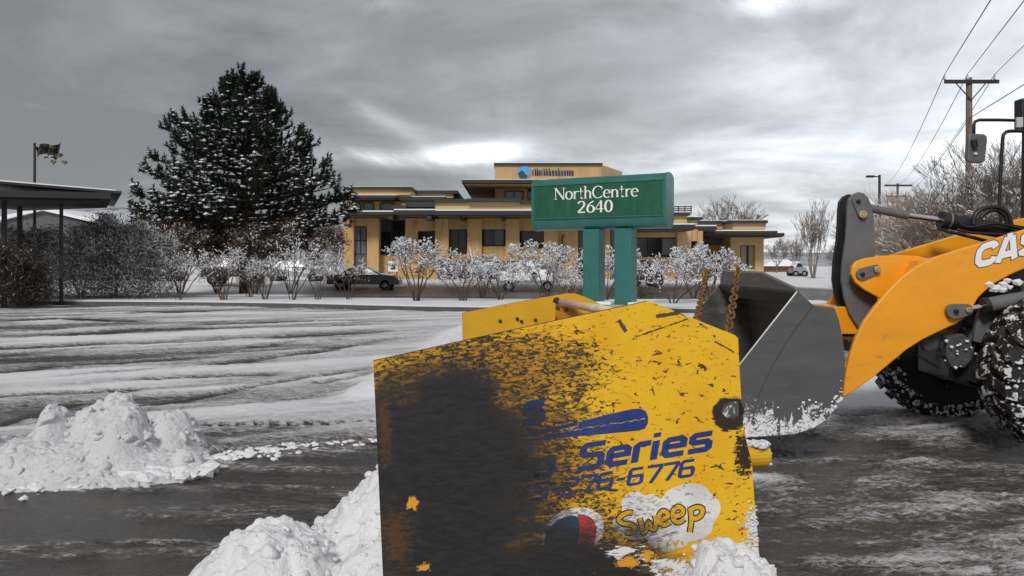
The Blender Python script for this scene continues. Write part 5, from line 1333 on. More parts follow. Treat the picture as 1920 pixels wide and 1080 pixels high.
def wear_nodes(t, base_col, letter=False):
    co = t.node('ShaderNodeTexCoord').outputs['Object']
    x, y, z = t.sep(co)
    def ell(px, py, rx, ry, soft=1.0):
        cx, cz = pl(px, py); a = t.m('DIVIDE', t.m('SUBTRACT', x, cx), rx / 575.0); b = t.m('DIVIDE', t.m('SUBTRACT', z, cz), ry / 575.0)
        r2 = t.m('ADD', t.m('MULTIPLY', a, a), t.m('MULTIPLY', b, b)); return t.m('SUBTRACT', 1.0, t.m('SQRT', r2))
    def mx(*a):
        r_ = a[0]
        for q_ in a[1:]: r_ = t.m('MAXIMUM', r_, q_)
        return r_
    nbig = t.noise(t.mapping(co, (4, 4, 4)), 1.0, 5, 0.6)
    nst = t.noise(t.mapping(co, (16, 1, 62), (0, -0.14, 0)), 1.0, 7, 0.72, 0.5)
    nst2 = t.noise(t.mapping(co, (46, 1, 100), (0, -0.30, 0), (3, 0, 5)), 1.0, 5, 0.7, 0.8)
    nsp = t.noise(t.mapping(co, (26, 1, 40), (0, 0.5, 0), (13, 0, 2)), 1.0, 4, 0.65, 0.7)
    nfi = t.noise(co, 95, 4, 0.7)
    # fields
    e1 = mx(ell(850, 870, 240, 185), ell(770, 900, 120, 240), ell(850, 760, 120, 90), ell(730, 830, 60, 130))
    e2 = mx(ell(960, 1110, 380, 140), ell(820, 1010, 290, 110), ell(1060, 1070, 230, 75))
    e = mx(e1, e2)
    ebr = mx(ell(850, 820, 330, 240), ell(920, 700, 270, 100), ell(900, 1010, 400, 130), ell(735, 780, 110, 130), ell(1000, 900, 200, 110))
    dark = t.m('ADD', t.m('MULTIPLY', e, 1.0), t.m('ADD', t.m('MULTIPLY', t.m('SUBTRACT', nst, 0.5), 1.0), t.m('MULTIPLY', t.m('SUBTRACT', nbig, 0.5), 1.0)))
    dmask = t.smooth(t.m('ADD', t.m('MULTIPLY', dark, 1.0), t.m('MULTIPLY', t.m('SUBTRACT', nst2, 0.5), 0.7)), -0.06, 0.55)
    hole = ell(1370, 776, 42, 36); ring = t.smooth(t.m('ADD', hole, t.m('MULTIPLY', t.m('SUBTRACT', nst, 0.5), 0.8)), 0.02, 0.12)
    edge = mx(ell(1396, 850, 32, 80), ell(1400, 700, 14, 120))
    ringe = t.smooth(t.m('ADD', edge, t.m('MULTIPLY', t.m('SUBTRACT', nst2, 0.5), 2.2)), 0.35, 0.5)
    # flecks: streaked chips, denser near the worn area
    fl = t.m('ADD', nst2, t.m('MULTIPLY', t.m('MINIMUM', t.m('MAXIMUM', ebr, -0.10), 0.26), 0.34))
    fl = t.m('ADD', fl, t.m('MULTIPLY', t.m('SUBTRACT', nbig, 0.5), 0.25))
    fmask = mx(t.smooth(fl, 0.585, 0.64), t.smooth(nsp, 0.608, 0.64))
    fmask2 = t.smooth(t.m('ADD', nst, t.m('MULTIPLY', t.m('MINIMUM', t.m('MAXIMUM', ebr, -0.14), 0.24), 0.38)), 0.60, 0.68)
    # a few long scratches
    def scratch(p, q_, w_):
        (x0, z0), (x1, z1) = pl(*p), pl(*q_); L = math.hypot(x1 - x0, z1 - z0); ux, uz = (x1 - x0) / L, (z1 - z0) / L
        s_ = t.m('ADD', t.m('MULTIPLY', t.m('SUBTRACT', x, x0), ux), t.m('MULTIPLY', t.m('SUBTRACT', z, z0), uz))
        d_ = t.m('ABSOLUTE', t.m('SUBTRACT', t.m('MULTIPLY', t.m('SUBTRACT', x, x0), uz), t.m('MULTIPLY', t.m('SUBTRACT', z, z0), ux)))
        inl = t.m('MULTIPLY', t.m('GREATER_THAN', s_, 0.0), t.m('LESS_THAN', s_, L))
        return t.m('MULTIPLY', inl, t.m('GREATER_THAN', t.m('ADD', t.m('SUBTRACT', w_, d_), t.m('MULTIPLY', t.m('SUBTRACT', nst2, 0.5), 0.012)), 0.0))
    sc = mx(scratch((1194, 631), (1290, 598), 0.0028), scratch((1230, 593), (1282, 585), 0.0065), scratch((1160, 600), (1174, 622), 0.007), scratch((1340, 640), (1376, 660), 0.003))
    snowf = mx(ell(1425, 985, 60, 75), ell(1300, 1075, 150, 45), ell(1412, 1050, 50, 50))
    smask = t.smooth(t.m('ADD', snowf, t.m('MULTIPLY', t.m('SUBTRACT', t.noise(co, 28, 6, 0.7, 0.6), 0.5), 2.0)), 0.50, 0.62)
    wf = mx(ell(1170, 1035, 120, 34), ell(1240, 1060, 90, 30)); wmask = t.smooth(t.m('ADD', wf, t.m('MULTIPLY', t.m('SUBTRACT', nst, 0.5), 2.6)), 0.72, 0.80)
    smask = mx(smask, wmask)
    # colours
    ynoise = t.noise(t.mapping(co, (5, 5, 5)), 1.0, 5, 0.6)
    if not letter:
        c = t.mix(t.smooth(ynoise, 0.35, 0.70), (0.88, 0.53, 0.022, 1), (0.82, 0.435, 0.016, 1))
        c = t.mix(t.smooth(t.m('ADD', ebr, t.m('MULTIPLY', t.m('SUBTRACT', nst, 0.5), 0.8)), 0.05, 0.6), c, (0.52, 0.26, 0.022, 1))
    else:
        c = t.mix(t.smooth(ynoise, 0.4, 0.7), (*base_col, 1), (base_col[0] * 0.7, base_col[1] * 0.7, base_col[2] * 0.75, 1))
    fcol = t.mix(t.smooth(ebr, -0.2, 0.3), (0.09, 0.038, 0.014, 1), (0.055, 0.036, 0.022, 1))
    k_ = 1.0 if not letter else 0.55
    c = t.mix(t.m('MULTIPLY', fmask, k_), c, fcol); c = t.mix(t.m('MULTIPLY', fmask2, 0.85 * k_), c, fcol)
    c = t.mix(sc, c, (0.10, 0.07, 0.04, 1))
    dcol = t.mix(t.smooth(nst, 0.35, 0.7), (0.020, 0.020, 0.021, 1), (0.036, 0.035, 0.035, 1))
    brown = mx(ell(740, 1010, 55, 100), ell(722, 800, 22, 120)); bm_ = t.smooth(t.m('ADD', t.m('MAXIMUM', brown, -0.5), t.m('ADD', t.m('MULTIPLY', t.m('SUBTRACT', nst2, 0.5), 3.0), t.m('MULTIPLY', t.m('SUBTRACT', nbig, 0.5), 1.5))), 0.30, 1.0)
    dcol = t.mix(bm_, dcol, (0.10, 0.05, 0.022, 1))
    spots = mx(ell(773, 945, 12, 15), ell(795, 1062, 12, 11), ell(1178, 1055, 26, 12), ell(1215, 1042, 20, 14)); sp = t.smooth(t.m('ADD', spots, t.m('MULTIPLY', t.m('SUBTRACT', t.noise(co, 45, 6, 0.75, 1.0), 0.5), 4.0)), 0.1, 0.4)
    smear = t.m('ADD', e, t.m('MULTIPLY', t.m('SUBTRACT', t.noise(t.mapping(co, (3.5, 1, 15), (0, -0.14, 0)), 1.0, 6, 0.68, 0.5), 0.5), 1.5))
    smear = t.m('MULTIPLY', t.smooth(smear, -0.14, 0.50), 0.97)
    c = t.mix(smear, c, dcol)
    c = t.mix(t.m('MULTIPLY', dmask, 0.985 if letter else 1.0), c, dcol); c = t.mix(sp, c, (0.75, 0.36, 0.03, 1))
    c = t.mix(mx(ring, ringe), c, (0.040, 0.026, 0.020, 1))
    pits = t.smooth(t.noise(t.mapping(co, (20, 20, 30), (0, -0.2, 0), (7, 1, 2)), 1.0, 5, 0.7, 0.6), 0.70, 0.735)
    lowd = t.m('MULTIPLY', pits, t.smooth(z, pl(900, 960)[1], pl(900, 1010)[1]))
    c = t.mix(lowd, c, (0.6, 0.6, 0.6, 1))
    c = t.mix(smask, c, (0.80, 0.81, 0.83, 1))
    rough = t.m('ADD', 0.40, t.m('MULTIPLY', mx(dmask, fmask), 0.12))
    rough = t.m('ADD', rough, t.m('MULTIPLY', t.m('SUBTRACT', nst, 0.5), 0.25))
    hgt = t.m('SUBTRACT', t.m('MULTIPLY', nfi, 0.25), t.m('MULTIPLY', mx(dmask, fmask), 0.5))
    hgt = t.m('ADD', hgt, t.m('MULTIPLY', smask, 1.5)); hgt = t.m('ADD', hgt, t.m('MULTIPLY', nst, 0.6))
    return c, rough, hgt
def wear_mat(name, base=(0, 0, 0), letter=False):
    m = bpy.data.materials.new(name); m.use_nodes = True; t = NT(m.node_tree); b = t.n['Principled BSDF']
    c, r_, h = wear_nodes(t, base, letter)
    t.put(b.inputs['Base Color'], c); t.put(b.inputs['Roughness'], r_); b.inputs['Specular IOR Level'].default_value = 0.35
    bn = t.node('ShaderNodeBump'); bn.inputs['Strength'].default_value = 0.5; bn.inputs['Distance'].default_value = 0.003
    t.put(bn.inputs['Height'], h); t.put(b.inputs['Normal'], bn.outputs[0]); M[name] = m
wear_mat('plate_yellow'); wear_mat('print_blue', (0.030, 0.062, 0.24), True); wear_mat('print_white', (0.80, 0.80, 0.78), True)
wear_mat('print_red', (0.52, 0.055, 0.05), True); wear_mat('print_steel', (0.03, 0.075, 0.14), True); wear_mat('print_black', (0.02, 0.018, 0.015), True); wear_mat('print_yellow', (0.80, 0.46, 0.03), True)
mat('plain_yellow', (0.66, 0.37, 0.014), 0.42, var=0.10, vscale=4, col2=(0.10, 0.045, 0.015), c2lo=0.66, c2hi=0.70, c2scale=22, stretch=(1, 1, 1.6), bump=0.1)
mat('inner_orange', (0.50, 0.20, 0.02), 0.55, var=0.25, col2=(0.10, 0.04, 0.015), c2lo=0.55, c2hi=0.62, c2scale=20)

def plate_with_hole(name, outer, hole, thick, y0, mats, parent, local=True):
    bm = bmesh.new()
    vo = [bm.verts.new((x, y0, z)) for x, z in outer]; vh = [bm.verts.new((x, y0, z)) for x, z in hole]
    es = [bm.edges.new((v_[i], v_[(i + 1) % len(v_)])) for v_ in (vo, vh) for i in range(len(v_))]
    bmesh.ops.triangle_fill(bm, use_beauty=True, use_dissolve=False, edges=es)
    fs = list(bm.faces)
    r_ = bmesh.ops.extrude_face_region(bm, geom=fs)
    nv = [g for g in r_['geom'] if isinstance(g, bmesh.types.BMVert)]
    bmesh.ops.translate(bm, verts=nv, vec=(0, thick, 0)); bmesh.ops.recalc_face_normals(bm, faces=bm.faces)
    for f_ in bm.faces: f_.material_index = 0 if abs(f_.normal.y) > 0.7 else 1
    me = bpy.data.meshes.new(name); bm.to_mesh(me); bm.free()
    for m_ in mats: me.materials.append(M[m_])
    return link(name, me, parent)
ol = [(700, 677), (860, 641), (1030, 604), (1214, 565), (1222, 566), (1290, 593), (1377, 628), (1384, 634), (1387, 700), (1390, 750), (1393, 790), (1400, 830), (1410, 868), (1414, 930), (1420, 1000), (1427, 1080), (1442, 1330), (726, 1330), (718, 1080), (709, 880)]
ring = [(1375 + 21 * math.cos(a), 769 + 17 * math.sin(a)) for a in np.linspace(0, 2 * math.pi, 18, endpoint=False)]
plate_with_hole('side_plate', [pl(*p) for p in ol], [pl(*p) for p in ring], 0.022, 0.0, ['plate_yellow', 'rust'], pu)

def to_plate(p0, p1, tw, up):
    def f_(gx, gy, lift):
        px = p0[0] + (p1[0] - p0[0]) * gx / tw + up[0] * gy; py = p0[1] + (p1[1] - p0[1]) * gx / tw + up[1] * gy
        x, z = pl(px, py); return (x, -lift, z)
    return f_
def plate_text(txt, p0, p1, up, mname, glyph=techno_glyph, **k):
    tw = text_width(txt, glyph); return write(txt, glyph, to_plate(p0, p1, tw, up), pu, 'lettering', mname, local=True, off=0.0006, step=0.00004, **k)[0]
plate_text('o', (990, 899), (1041, 891), (9, -52), 'print_blue', adj=1.2)
plate_text('Series', (1081, 885), (1337, 844), (9, -53), 'print_blue', adj=1.18)
plate_text('5-276-6776', (995, 940), (1303, 893), (7, -35), 'print_blue', adj=0.98)
plate_text('s', (977, 799), (1022, 792), (9, -62), 'print_blue', adj=1.5)
def plate_patch(name, pts, lift, mname, smooth_=True, n=5):
    if smooth_: pts = catmull(pts, n, True)
    mb = MB(); vs = [(pl(*p)[0], -lift, pl(*p)[1]) for p in pts]; mb.add(vs, [tuple(range(len(vs)))]); return mb.build(name, mname, pu, local=True, fixn=False)
plate_patch('stripe', [(983, 827), (1040, 812), (1084, 801), (1084, 792), (1093, 789), (1140, 777), (1184, 767), (1200, 766), (1210, 770), (1215, 780), (1215, 794), (1209, 803), (1200, 807), (1119, 815), (1040, 822)], 0.0006, 'print_blue', False)
plate_patch('stripe', [(940, 824), (1000, 809), (1083, 790), (1083, 797), (1000, 817)], 0.0008, 'print_blue', False)
rnd = random.Random(5); mb = MB(); xx = 1040.0; k = 0
while xx < 1207:      # the thin worn script line running through the stripe
    y_ = 812 - (xx - 1040) * 0.155 + rnd.uniform(-1.2, 1.2); wd = rnd.uniform(2.5, 5.5); hh = rnd.uniform(0.7, 2.0)
    vs = [(pl(a, b)[0], -0.0011, pl(a, b)[1]) for a, b in ((xx, y_), (xx + wd, y_ - wd * 0.16), (xx + wd, y_ - wd * 0.16 - hh), (xx, y_ - hh))]
    mb.add(vs, [(0, 1, 2, 3)]); xx += wd + rnd.uniform(-0.5, 2.0) if wd > 3 else wd + 0.3
mb.build('script_line', 'print_yellow', pu, local=True, fixn=False)
plate_patch('cloud_print', [(1148, 986), (1152, 973), (1166, 958), (1166, 938), (1179, 925), (1196, 922), (1208, 929), (1226, 926), (1238, 935), (1252, 920), (1272, 911), (1294, 906), (1320, 911), (1333, 926), (1348, 940), (1350, 960), (1338, 980), (1332, 999), (1314, 1012), (1291, 1016), (1284, 1024), (1249, 1035), (1226, 1028), (1210, 1010), (1184, 1010), (1161, 1000)], 0.0006, 'print_white')
plate_patch('emblem', [(1026, 980), (1054, 958), (1087, 952), (1114, 957), (1130, 976), (1130, 999), (1118, 1022), (1110, 1052), (1087, 1070), (1054, 1076), (1032, 1060), (1018, 1025), (1018, 998)], 0.0006, 'print_white')
plate_patch('emblem', [(1084, 965), (1106, 969), (1117, 985), (1117, 1009), (1107, 1032), (1088, 1056), (1055, 1072), (1066, 1054), (1083, 1031), (1087, 1005), (1085, 983)], 0.0009, 'print_red')
plate_patch('emblem', [(1031, 988), (1054, 971), (1083, 969), (1086, 1005), (1080, 1031), (1061, 1055), (1036, 1056), (1022, 1025), (1023, 1002)], 0.00095, 'print_steel')
# hand-drawn word with a dark outline
SWP = [  # strokes in photo pixels
    [(1187, 962), (1178, 961), (1166, 966), (1160, 975), (1170, 982), (1186, 985), (1190, 993), (1183, 999), (1172, 998)],
    [(1199, 971), (1203, 985), (1206, 998), (1213, 990), (1216, 980), (1221, 990), (1227, 992), (1230, 978), (1228, 966)],
    [(1238, 975), (1250, 970), (1251, 962), (1243, 958), (1236, 966), (1237, 979), (1246, 984), (1256, 978)],
    [(1264, 968), (1278, 964), (1280, 955), (1271, 950), (1262, 958), (1262, 973), (1272, 979), (1284, 972)],
    [(1294, 953), (1296, 975), (1293, 998)], [(1293, 957), (1304, 951), (1316, 953), (1315, 965), (1305, 972), (1297, 970)]]
for mname, wd, lf in (('print_black', 12.5, 0.0009), ('print_yellow', 8.0, 0.0013)):
    mb = MB(); q_ = 0
    for st in SWP:
        L, R = strip(catmull(st, 5), wd); n = len(L)
        vs = [(pl(*p)[0], -(lf + q_ * 0.00003), pl(*p)[1]) for p in L + R]; mb.add(vs, [(i, i + 1, n + i + 1, n + i) for i in range(n - 1)]); q_ += 1
    mb.build('lettering', mname, pu, local=True, fixn=False)
mb = MB()
for st in ([(1216, 1022), (1217, 1034)], [(1236, 1018), (1233, 1032), (1240, 1030)], [(1252, 1016), (1250, 1028)], [(1262, 1014), (1266, 1024), (1272, 1012)], [(1278, 1014), (1280, 1022)]):
    L, R = strip(st, 4.5); n = len(L); mb.add([(pl(*p)[0], -0.0012, pl(*p)[1]) for p in L + R], [(i, i + 1, n + i + 1, n + i) for i in range(n - 1)])
tag(mb.build('small_print', 'print_yellow', pu, local=True, fixn=False), kind='stuff')

# far side plate, mouldboard, brace, shoe pin
YF = 3.45
olf = [(867, 587), (960, 568), (1062, 550), (1078, 550), (1105, 560), (1150, 583), (1215, 614), (1218, 860), (875, 860)]
mb = MB(); mb.prism([(pl(a, b, YF)[0], YF, pl(a, b, YF)[1]) for a, b in olf], (0, 0.022, 0), 0, 1); mb.build('side_plate', ['plain_yellow', 'rust'], pu, local=True)
mb = MB()
prof = [(0.30, 0.10), (0.06, 0.16), (-0.06, 0.38), (-0.10, 0.65), (-0.04, 0.92), (0.06, 1.06)]
prof = catmull(prof, 4)
na = Vector((0.66, 2.80, 0)); fa = Vector((0.98, 6.12, 0)); nn_ = len(prof)
vs = []
for end in (na, fa):
    for o_ in (0, 0.02): vs += [(end.x + a + o_, end.y, b) for a, b in prof]
fs = []
for i in range(nn_ - 1):
    fs += [(i, i + 1, 2 * nn_ + i + 1, 2 * nn_ + i), (nn_ + i, nn_ + i + 1, 3 * nn_ + i + 1, 3 * nn_ + i), (i, i + 1, nn_ + i + 1, nn_ + i), (2 * nn_ + i, 2 * nn_ + i + 1, 3 * nn_ + i + 1, 3 * nn_ + i)]
mb.add(vs, fs); mb.build('mouldboard', 'plain_yellow', pu)
a = P(1046, 566, 6.02); b = P(1132, 581, 5.15); c_ = P(1200, 600, 4.7)
MB().tube([a, b, c_], [0.026, 0.030, 0.030], 12).build('brace_pipe', 'pale_wood', pu, smooth=True)
g_ = [P(1042, 566, 5.96), P(1064, 571, 5.90), P(1105, 592, 5.75), P(1100, 640, 5.75), P(1040, 640, 5.96)]
MB().prism(g_, (0, 0.02, 0)).build('gusset', 'inner_orange', pu)
mb = MB(); q = P(1043, 563, 5.95); mb.blob(q, 0.028, (1, .5, 1)); mb.build('rusty_bolt', 'rust', pu)
for (px, py) in ((938, 602), (970, 598), (978, 603), (1004, 600)):
    q = P(px, py, 6.0); x_, z_ = pl(px, py, YF - 0.004); MB().lathe((x_, YF - 0.006, z_), [(0.0, -0.006), (0.012, -0.006), (0.014, 0.006)], 'y', 8).build('bolt', 'rust', pu, local=True)
# runner shoe pin to the right of the plate, snow on top
x0, z0 = pl(1404, 845, 0.06); x1, _ = pl(1449, 845, 0.06); za = pl(1430, 836, 0.06)[1]; zb = pl(1430, 881, 0.06)[1]
mb = MB(); r_ = (za - zb) / 2; mb.tube([(x0 - 0.02, 0.10, (za + zb) / 2), (x1 - 0.012, 0.10, (za + zb) / 2), (x1 - 0.003, 0.10, (za + zb) / 2), (x1, 0.10, (za + zb) / 2)], [r_, r_, r_ * 0.93, r_ * 0.8], 20)
mb.build('shoe_pin', 'plain_yellow', pu, local=True, smooth=False)
mb = MB()
for i in range(34): mb.blob((random.uniform(x0, x1 - 0.01), 0.09 + random.uniform(-.03, .03), za + random.uniform(-0.006, 0.008)), random.uniform(0.008, 0.015), (1.3, 1.2, 0.7))
for i in range(26): mb.blob((x1 - 0.004, 0.10 + random.uniform(-.035, .02), random.uniform(zb, za)), random.uniform(0.004, 0.009))
tag(mb.build('snow_crust', 'snow', pu, local=True, smooth=True, fixn=False), kind='stuff')
# snow stuck to the lower right of the plate
mb = MB()
for i in range(260):
    cx_, cy2 = random.choice([(1410, 975, ), (1385, 1040), (1300, 1062), (1416, 1010)]); px = random.gauss(cx_, 11); py = random.gauss(cy2, 14)
    if px > 1421: continue
    x_, z_ = pl(px, py); mb.blob((x_, -0.002, z_), random.uniform(0.0015, 0.006), (1.3, 0.5, 1))
tag(mb.build('stuck_snow', 'snow', pu, local=True, fixn=False, smooth=True), kind='stuff')

# ================================================================== WHEEL LOADER
lo = thing('wheel_loader', 'orange and dark grey wheel loader with lift arm and linkage', 'wheel loader', (5.6, 7.95, 0))
def sil(pts, d_, th, name, mats, parent=lo, bevel=0.008, smooth_pts=False, closed=True):
    if smooth_pts: pts = catmull(pts, 5, True)
    mb = MB(); mb.prism([P(a, b, d_) for a, b in pts], (0, th, 0)); return mb.build(name, mats, parent, bevel=bevel)
def pc(p, d_): return P(p[0], p[1], d_)
ARM = [(1581, 746), (1583, 722), (1587, 695), (1594, 665), (1604, 635), (1619, 604), (1640, 575), (1665, 545), (1690, 520), (1716, 500), (1748, 484), (1790, 470), (1840, 455), (1880, 443), (1920, 431), (2000, 408), (2080, 392), (2110, 400), (2105, 440), (2060, 462), (1990, 482), (1930, 500), (1895, 515), (1860, 534), (1835, 558), (1815, 592), (1795, 606), (1765, 620), (1730, 637), (1700, 656), (1670, 681), (1640, 706), (1610, 728)]
sil(ARM, 7.33, 0.055, 'lift_arm', 'arm_orange', smooth_pts=False, bevel=0.012)
tw = text_width('CASE', block_glyph)
for mname, ex, of in (('arm_letter_edge', 0.085, 0.001), ('letter_white', 0.0, 0.0035)):
    if mname == 'arm_letter_edge': mat(mname, (0.10, 0.085, 0.08), 0.5, var=0.05); mat('letter_white', (0.85, 0.85, 0.85), 0.4, var=0.02)
    write('CASE', block_glyph, lambda gx, gy, l: P(1825 + gx / tw * 158 + 7 * gy, 505 - gx / tw * 42 - 46 * gy, 7.33) + Vector((0, -0.0 - l, 0)), lo, 'lettering', mname, extra=ex, off=of, step=0.00012)
# the far arm is the same shape one metre further off
mb = MB(); mb.prism([P(a, b, 7.33) + Vector((0, 1.05, 0)) for a, b in ARM], (0, 0.055, 0)); mb.build('lift_arm', 'arm_orange', lo, bevel=0.012)
t_ = MB(); a = P(1570, 576, 7.7); b = P(1650, 628, 7.7); t_.box(a.x, b.x, 7.77, 8.375, b.z, a.z); t_.build('cross_tube', 'arm_orange', lo, bevel=0.01)
a = P(1562, 630, 7.75); b = P(1640, 652, 7.75); MB().box(a.x, b.x, 7.40, 8.37, b.z, a.z - 0.004).build('lower_crossbar', 'loader_black', lo, bevel=0.01)
CR = [(1589, 390), (1591, 375), (1598, 365), (1609, 360), (1620, 362), (1628, 370), (1635, 386), (1639, 410), (1641, 450), (1641, 520), (1645, 560), (1668, 600), (1650, 622), (1625, 625), (1608, 612), (1593, 588), (1583, 558), (1578, 525), (1580, 490), (1586, 450), (1588, 420)]
sil(CR, 7.72, 0.04, 'bell_crank', 'loader_grey', bevel=0.006)
mb = MB(); mb.prism([P(a, b, 7.72) + Vector((0, 0.22, 0)) for a, b in CR], (0, 0.04, 0)); mb.build('bell_crank', 'loader_black', lo, bevel=0.006)
BR = [(1596, 514), (1598, 500), (1606, 490), (1622, 484), (1650, 480), (1690, 478), (1722, 480), (1742, 486), (1720, 520), (1690, 550), (1662, 566), (1643, 556), (1620, 543), (1604, 530)]
sil(BR, 7.56, 0.05, 'pivot_bracket', 'arm_orange', bevel=0.01)
MB().prism([P(a, b, 7.61) for a, b in [(1700, 490), (1735, 484), (1700, 540), (1660, 575)]], (0, -0.22, 0)).build('bracket_web', 'arm_orange', lo)
def capsule(p, q_, r0, r1, d_, th, name, m_):
    an = math.atan2(q_[1] - p[1], q_[0] - p[0]); pts = []
    for k in range(11): a = an + math.pi / 2 + math.pi * k / 10; pts.append((p[0] + r0 * math.cos(a), p[1] + r0 * math.sin(a)))
    for k in range(11): a = an - math.pi / 2 + math.pi * k / 10; pts.append((q_[0] + r1 * math.cos(a), q_[1] + r1 * math.sin(a)))
    return sil(pts, d_, th, name, m_, bevel=0.004)
def pin(p, r_, d_, m_='brass'):
    q = P(p[0], p[1], d_); rr = r_ / FPX * d_
    return MB().lathe(q, [(0, -0.028), (rr * 0.35, -0.028), (rr * 0.4, -0.018), (rr * 0.55, -0.018), (rr * 0.6, -0.026), (rr * 0.95, -0.024), (rr, -0.012), (rr, 0.02), (0, 0.02)], 'y', 18).build('pin', m_, lo, smooth=False)
capsule((1617, 514), (1643, 505), 11, 9, 7.535, 0.02, 'pin_keeper', 'loader_grey'); pin((1644, 505), 6.5, 7.53)
capsule((1608, 377), (1618, 402), 9, 9, 7.70, 0.015, 'pin_keeper', 'loader_grey'); pin((1617, 402), 7.5, 7.695)
pin((1609, 377), 3.5, 7.695, 'loader_black'); pin((1617, 514), 3.5, 7.53, 'loader_black')
def cyl(p, q_, d_, r0, name, m_, r1=None, n=20, d2=None):
    return MB().tube([P(p[0], p[1], d_), P(q_[0], q_[1], d2 or d_)], [r0, r1 or r0], n).build(name, m_, lo, smooth=False)
dC = 7.85
cyl((1628, 390), (1702, 404), dC, 0.040, 'rod_end', 'loader_grey'); cyl((1702, 404), (1768, 413), dC, 0.027, 'piston_rod', 'chrome')
cyl((1763, 412), (1780, 415), dC, 0.085, 'cylinder_gland', 'loader_black', 0.085); cyl((1780, 415), (2010, 455), dC, 0.078, 'cylinder_barrel', 'loader_black')
cyl((1776, 414), (1779, 414.6), dC, 0.088, 'gland_ring', 'bright_edge')
MB().box(P(1795, 0, dC).x, P(1822, 0, dC).x, dC - .03, dC + 0.03, P(0, 412, dC).z, P(0, 402, dC).z).build('port_block', 'axle_metal', lo, bevel=0.01)
for k, (dd, pts) in enumerate([(7.74, [(1825, 422), (1828, 404), (1842, 392), (1862, 388), (1882, 393), (1893, 408), (1897, 432)]), (7.9, [(1836, 420), (1842, 404), (1858, 394), (1874, 396), (1886, 410), (1890, 436)]),
                               (7.72, [(1800, 420), (1815, 426), (1840, 423), (1865, 419), (1895, 424), (1925, 432)]), (7.70, [(1795, 430), (1820, 436), (1850, 438), (1885, 440), (1930, 440)])]):
    pp = catmull([tuple(P(a, b, dd)) for a, b in pts], 6); MB().tube(pp, 0.022 if k < 2 else 0.014, 8).build('hydraulic_hose', 'loader_black', lo, smooth=True)
# hose guard strip running down under the cylinder to the far arm, with snow on it
cyl((1758, 428), (1850, 452), 8.1, 0.018, 'grease_line', 'axle_metal')
mb = MB()
for i in range(24): tt = random.random(); q = P(1752 + 60 * tt, 426 + 15 * tt, 8.1); mb.blob((q.x, q.y, q.z + 0.02), random.uniform(0.015, 0.03), (1.5, 1, 0.6))
tag(mb.build('snow_crust', 'snow', lo, fixn=False), kind='stuff')
# lift cylinder
capsule((1790, 584), (1814, 581), 14, 11, 7.275, 0.05, 'pin_keeper', 'loader_grey'); pin((1815, 581), 5.5, 7.27); pin((1792, 584), 4, 7.27, 'loader_black')
cyl((1818, 579), (1846, 574), 7.30, 0.026, 'piston_rod', 'chrome'); cyl((1843, 574), (1852, 572), 7.30, 0.075, 'cylinder_gland', 'loader_black'); cyl((1852, 572), (2060, 535), 7.30, 0.068, 'cylinder_barrel', 'loader_grey')
# front frame, axle and driveline
def bxl(x0, x1, y0, y1, z0, z1, nm, m_, bevel=0.01): return MB().box(x0, x1, y0, y1, z0, z1).build(nm, m_, lo, bevel=bevel)
bxl(4.75, 5.6, 7.46, 7.52, 0.62, 1.55, 'frame_plate', 'loader_grey'); bxl(4.55, 5.6, 8.20, 8.26, 0.62, 1.55, 'frame_plate', 'loader_grey')
mb = MB(); mb.prism([(4.12, 7.55, 0.62), (4.12, 7.55, 0.98), (4.30, 7.55, 1.35), (4.75, 7.55, 1.75), (5.7, 7.55, 1.85), (5.7, 7.55, 0.55), (4.5, 7.55, 0.5)], (0, 0.62, 0)); mb.build('front_frame', 'loader_black', lo, bevel=0.02)
mb = MB(); mb.prism([P(1836, 596, 7.5), P(1850, 600, 7.5), P(1812, 690, 7.5), P(1798, 684, 7.5)], (0, 0.05, 0)); mb.build('frame_strut', 'loader_grey', lo, bevel=0.006)
mb = MB(); mb.prism([P(1845, 560, 7.42), P(1880, 585, 7.42), P(1866, 650, 7.42), P(1826, 640, 7.42), P(1832, 600, 7.42)], (0, 0.05, 0)); mb.build('frame_bracket', 'loader_grey', lo, bevel=0.006)
mb = MB(); mb.tube([(4.86, 7.2, 0.735), (4.82, 7.5, 0.735), (4.80, 7.75, 0.735), (4.78, 8.15, 0.735), (4.76, 8.45, 0.735), (4.75, 8.7, 0.735)], [0.20, 0.15, 0.23, 0.23, 0.15, 0.20], 16); mb.build('axle_housing', 'axle_metal', lo)
bxl(4.28, 4.52, 7.40, 7.62, 0.60, 0.86, 'axle_bracket', 'axle_metal'); bxl(4.30, 4.45, 7.95, 8.15, 0.55, 0.95, 'axle_bracket', 'axle_metal')
MB().lathe((4.70, 8.02, 0.735), [(0.0, -0.42), (0.12, -0.40), (0.20, -0.26), (0.24, -0.1), (0.24, 0.1)], 'x', 16).build('differential', 'axle_metal', lo)
for k, (a, b) in enumerate([((1768, 600), (1800, 640)), ((1776, 592), (1822, 610)), ((1745, 650), (1790, 664)), ((1868, 540), (1880, 600)), ((1895, 520), (1905, 570))]):
    cyl(a, b, 7.68, 0.016, 'hydraulic_hose', 'loader_black', n=8)
mb = MB()
for i in range(16): q = P(random.gauss(1872, 16), random.gauss(537, 6), 7.36); mb.blob(q, random.uniform(0.015, 0.045), (1.4, 1, 0.8))
for i in range(14): q = P(random.gauss(1800, 20), random.gauss(655, 14), 7.38); mb.blob(q, random.uniform(0.008, 0.02), (1.2, 1, 1))
tag(mb.build('snow_crust', 'snow', lo, fixn=False), kind='stuff')

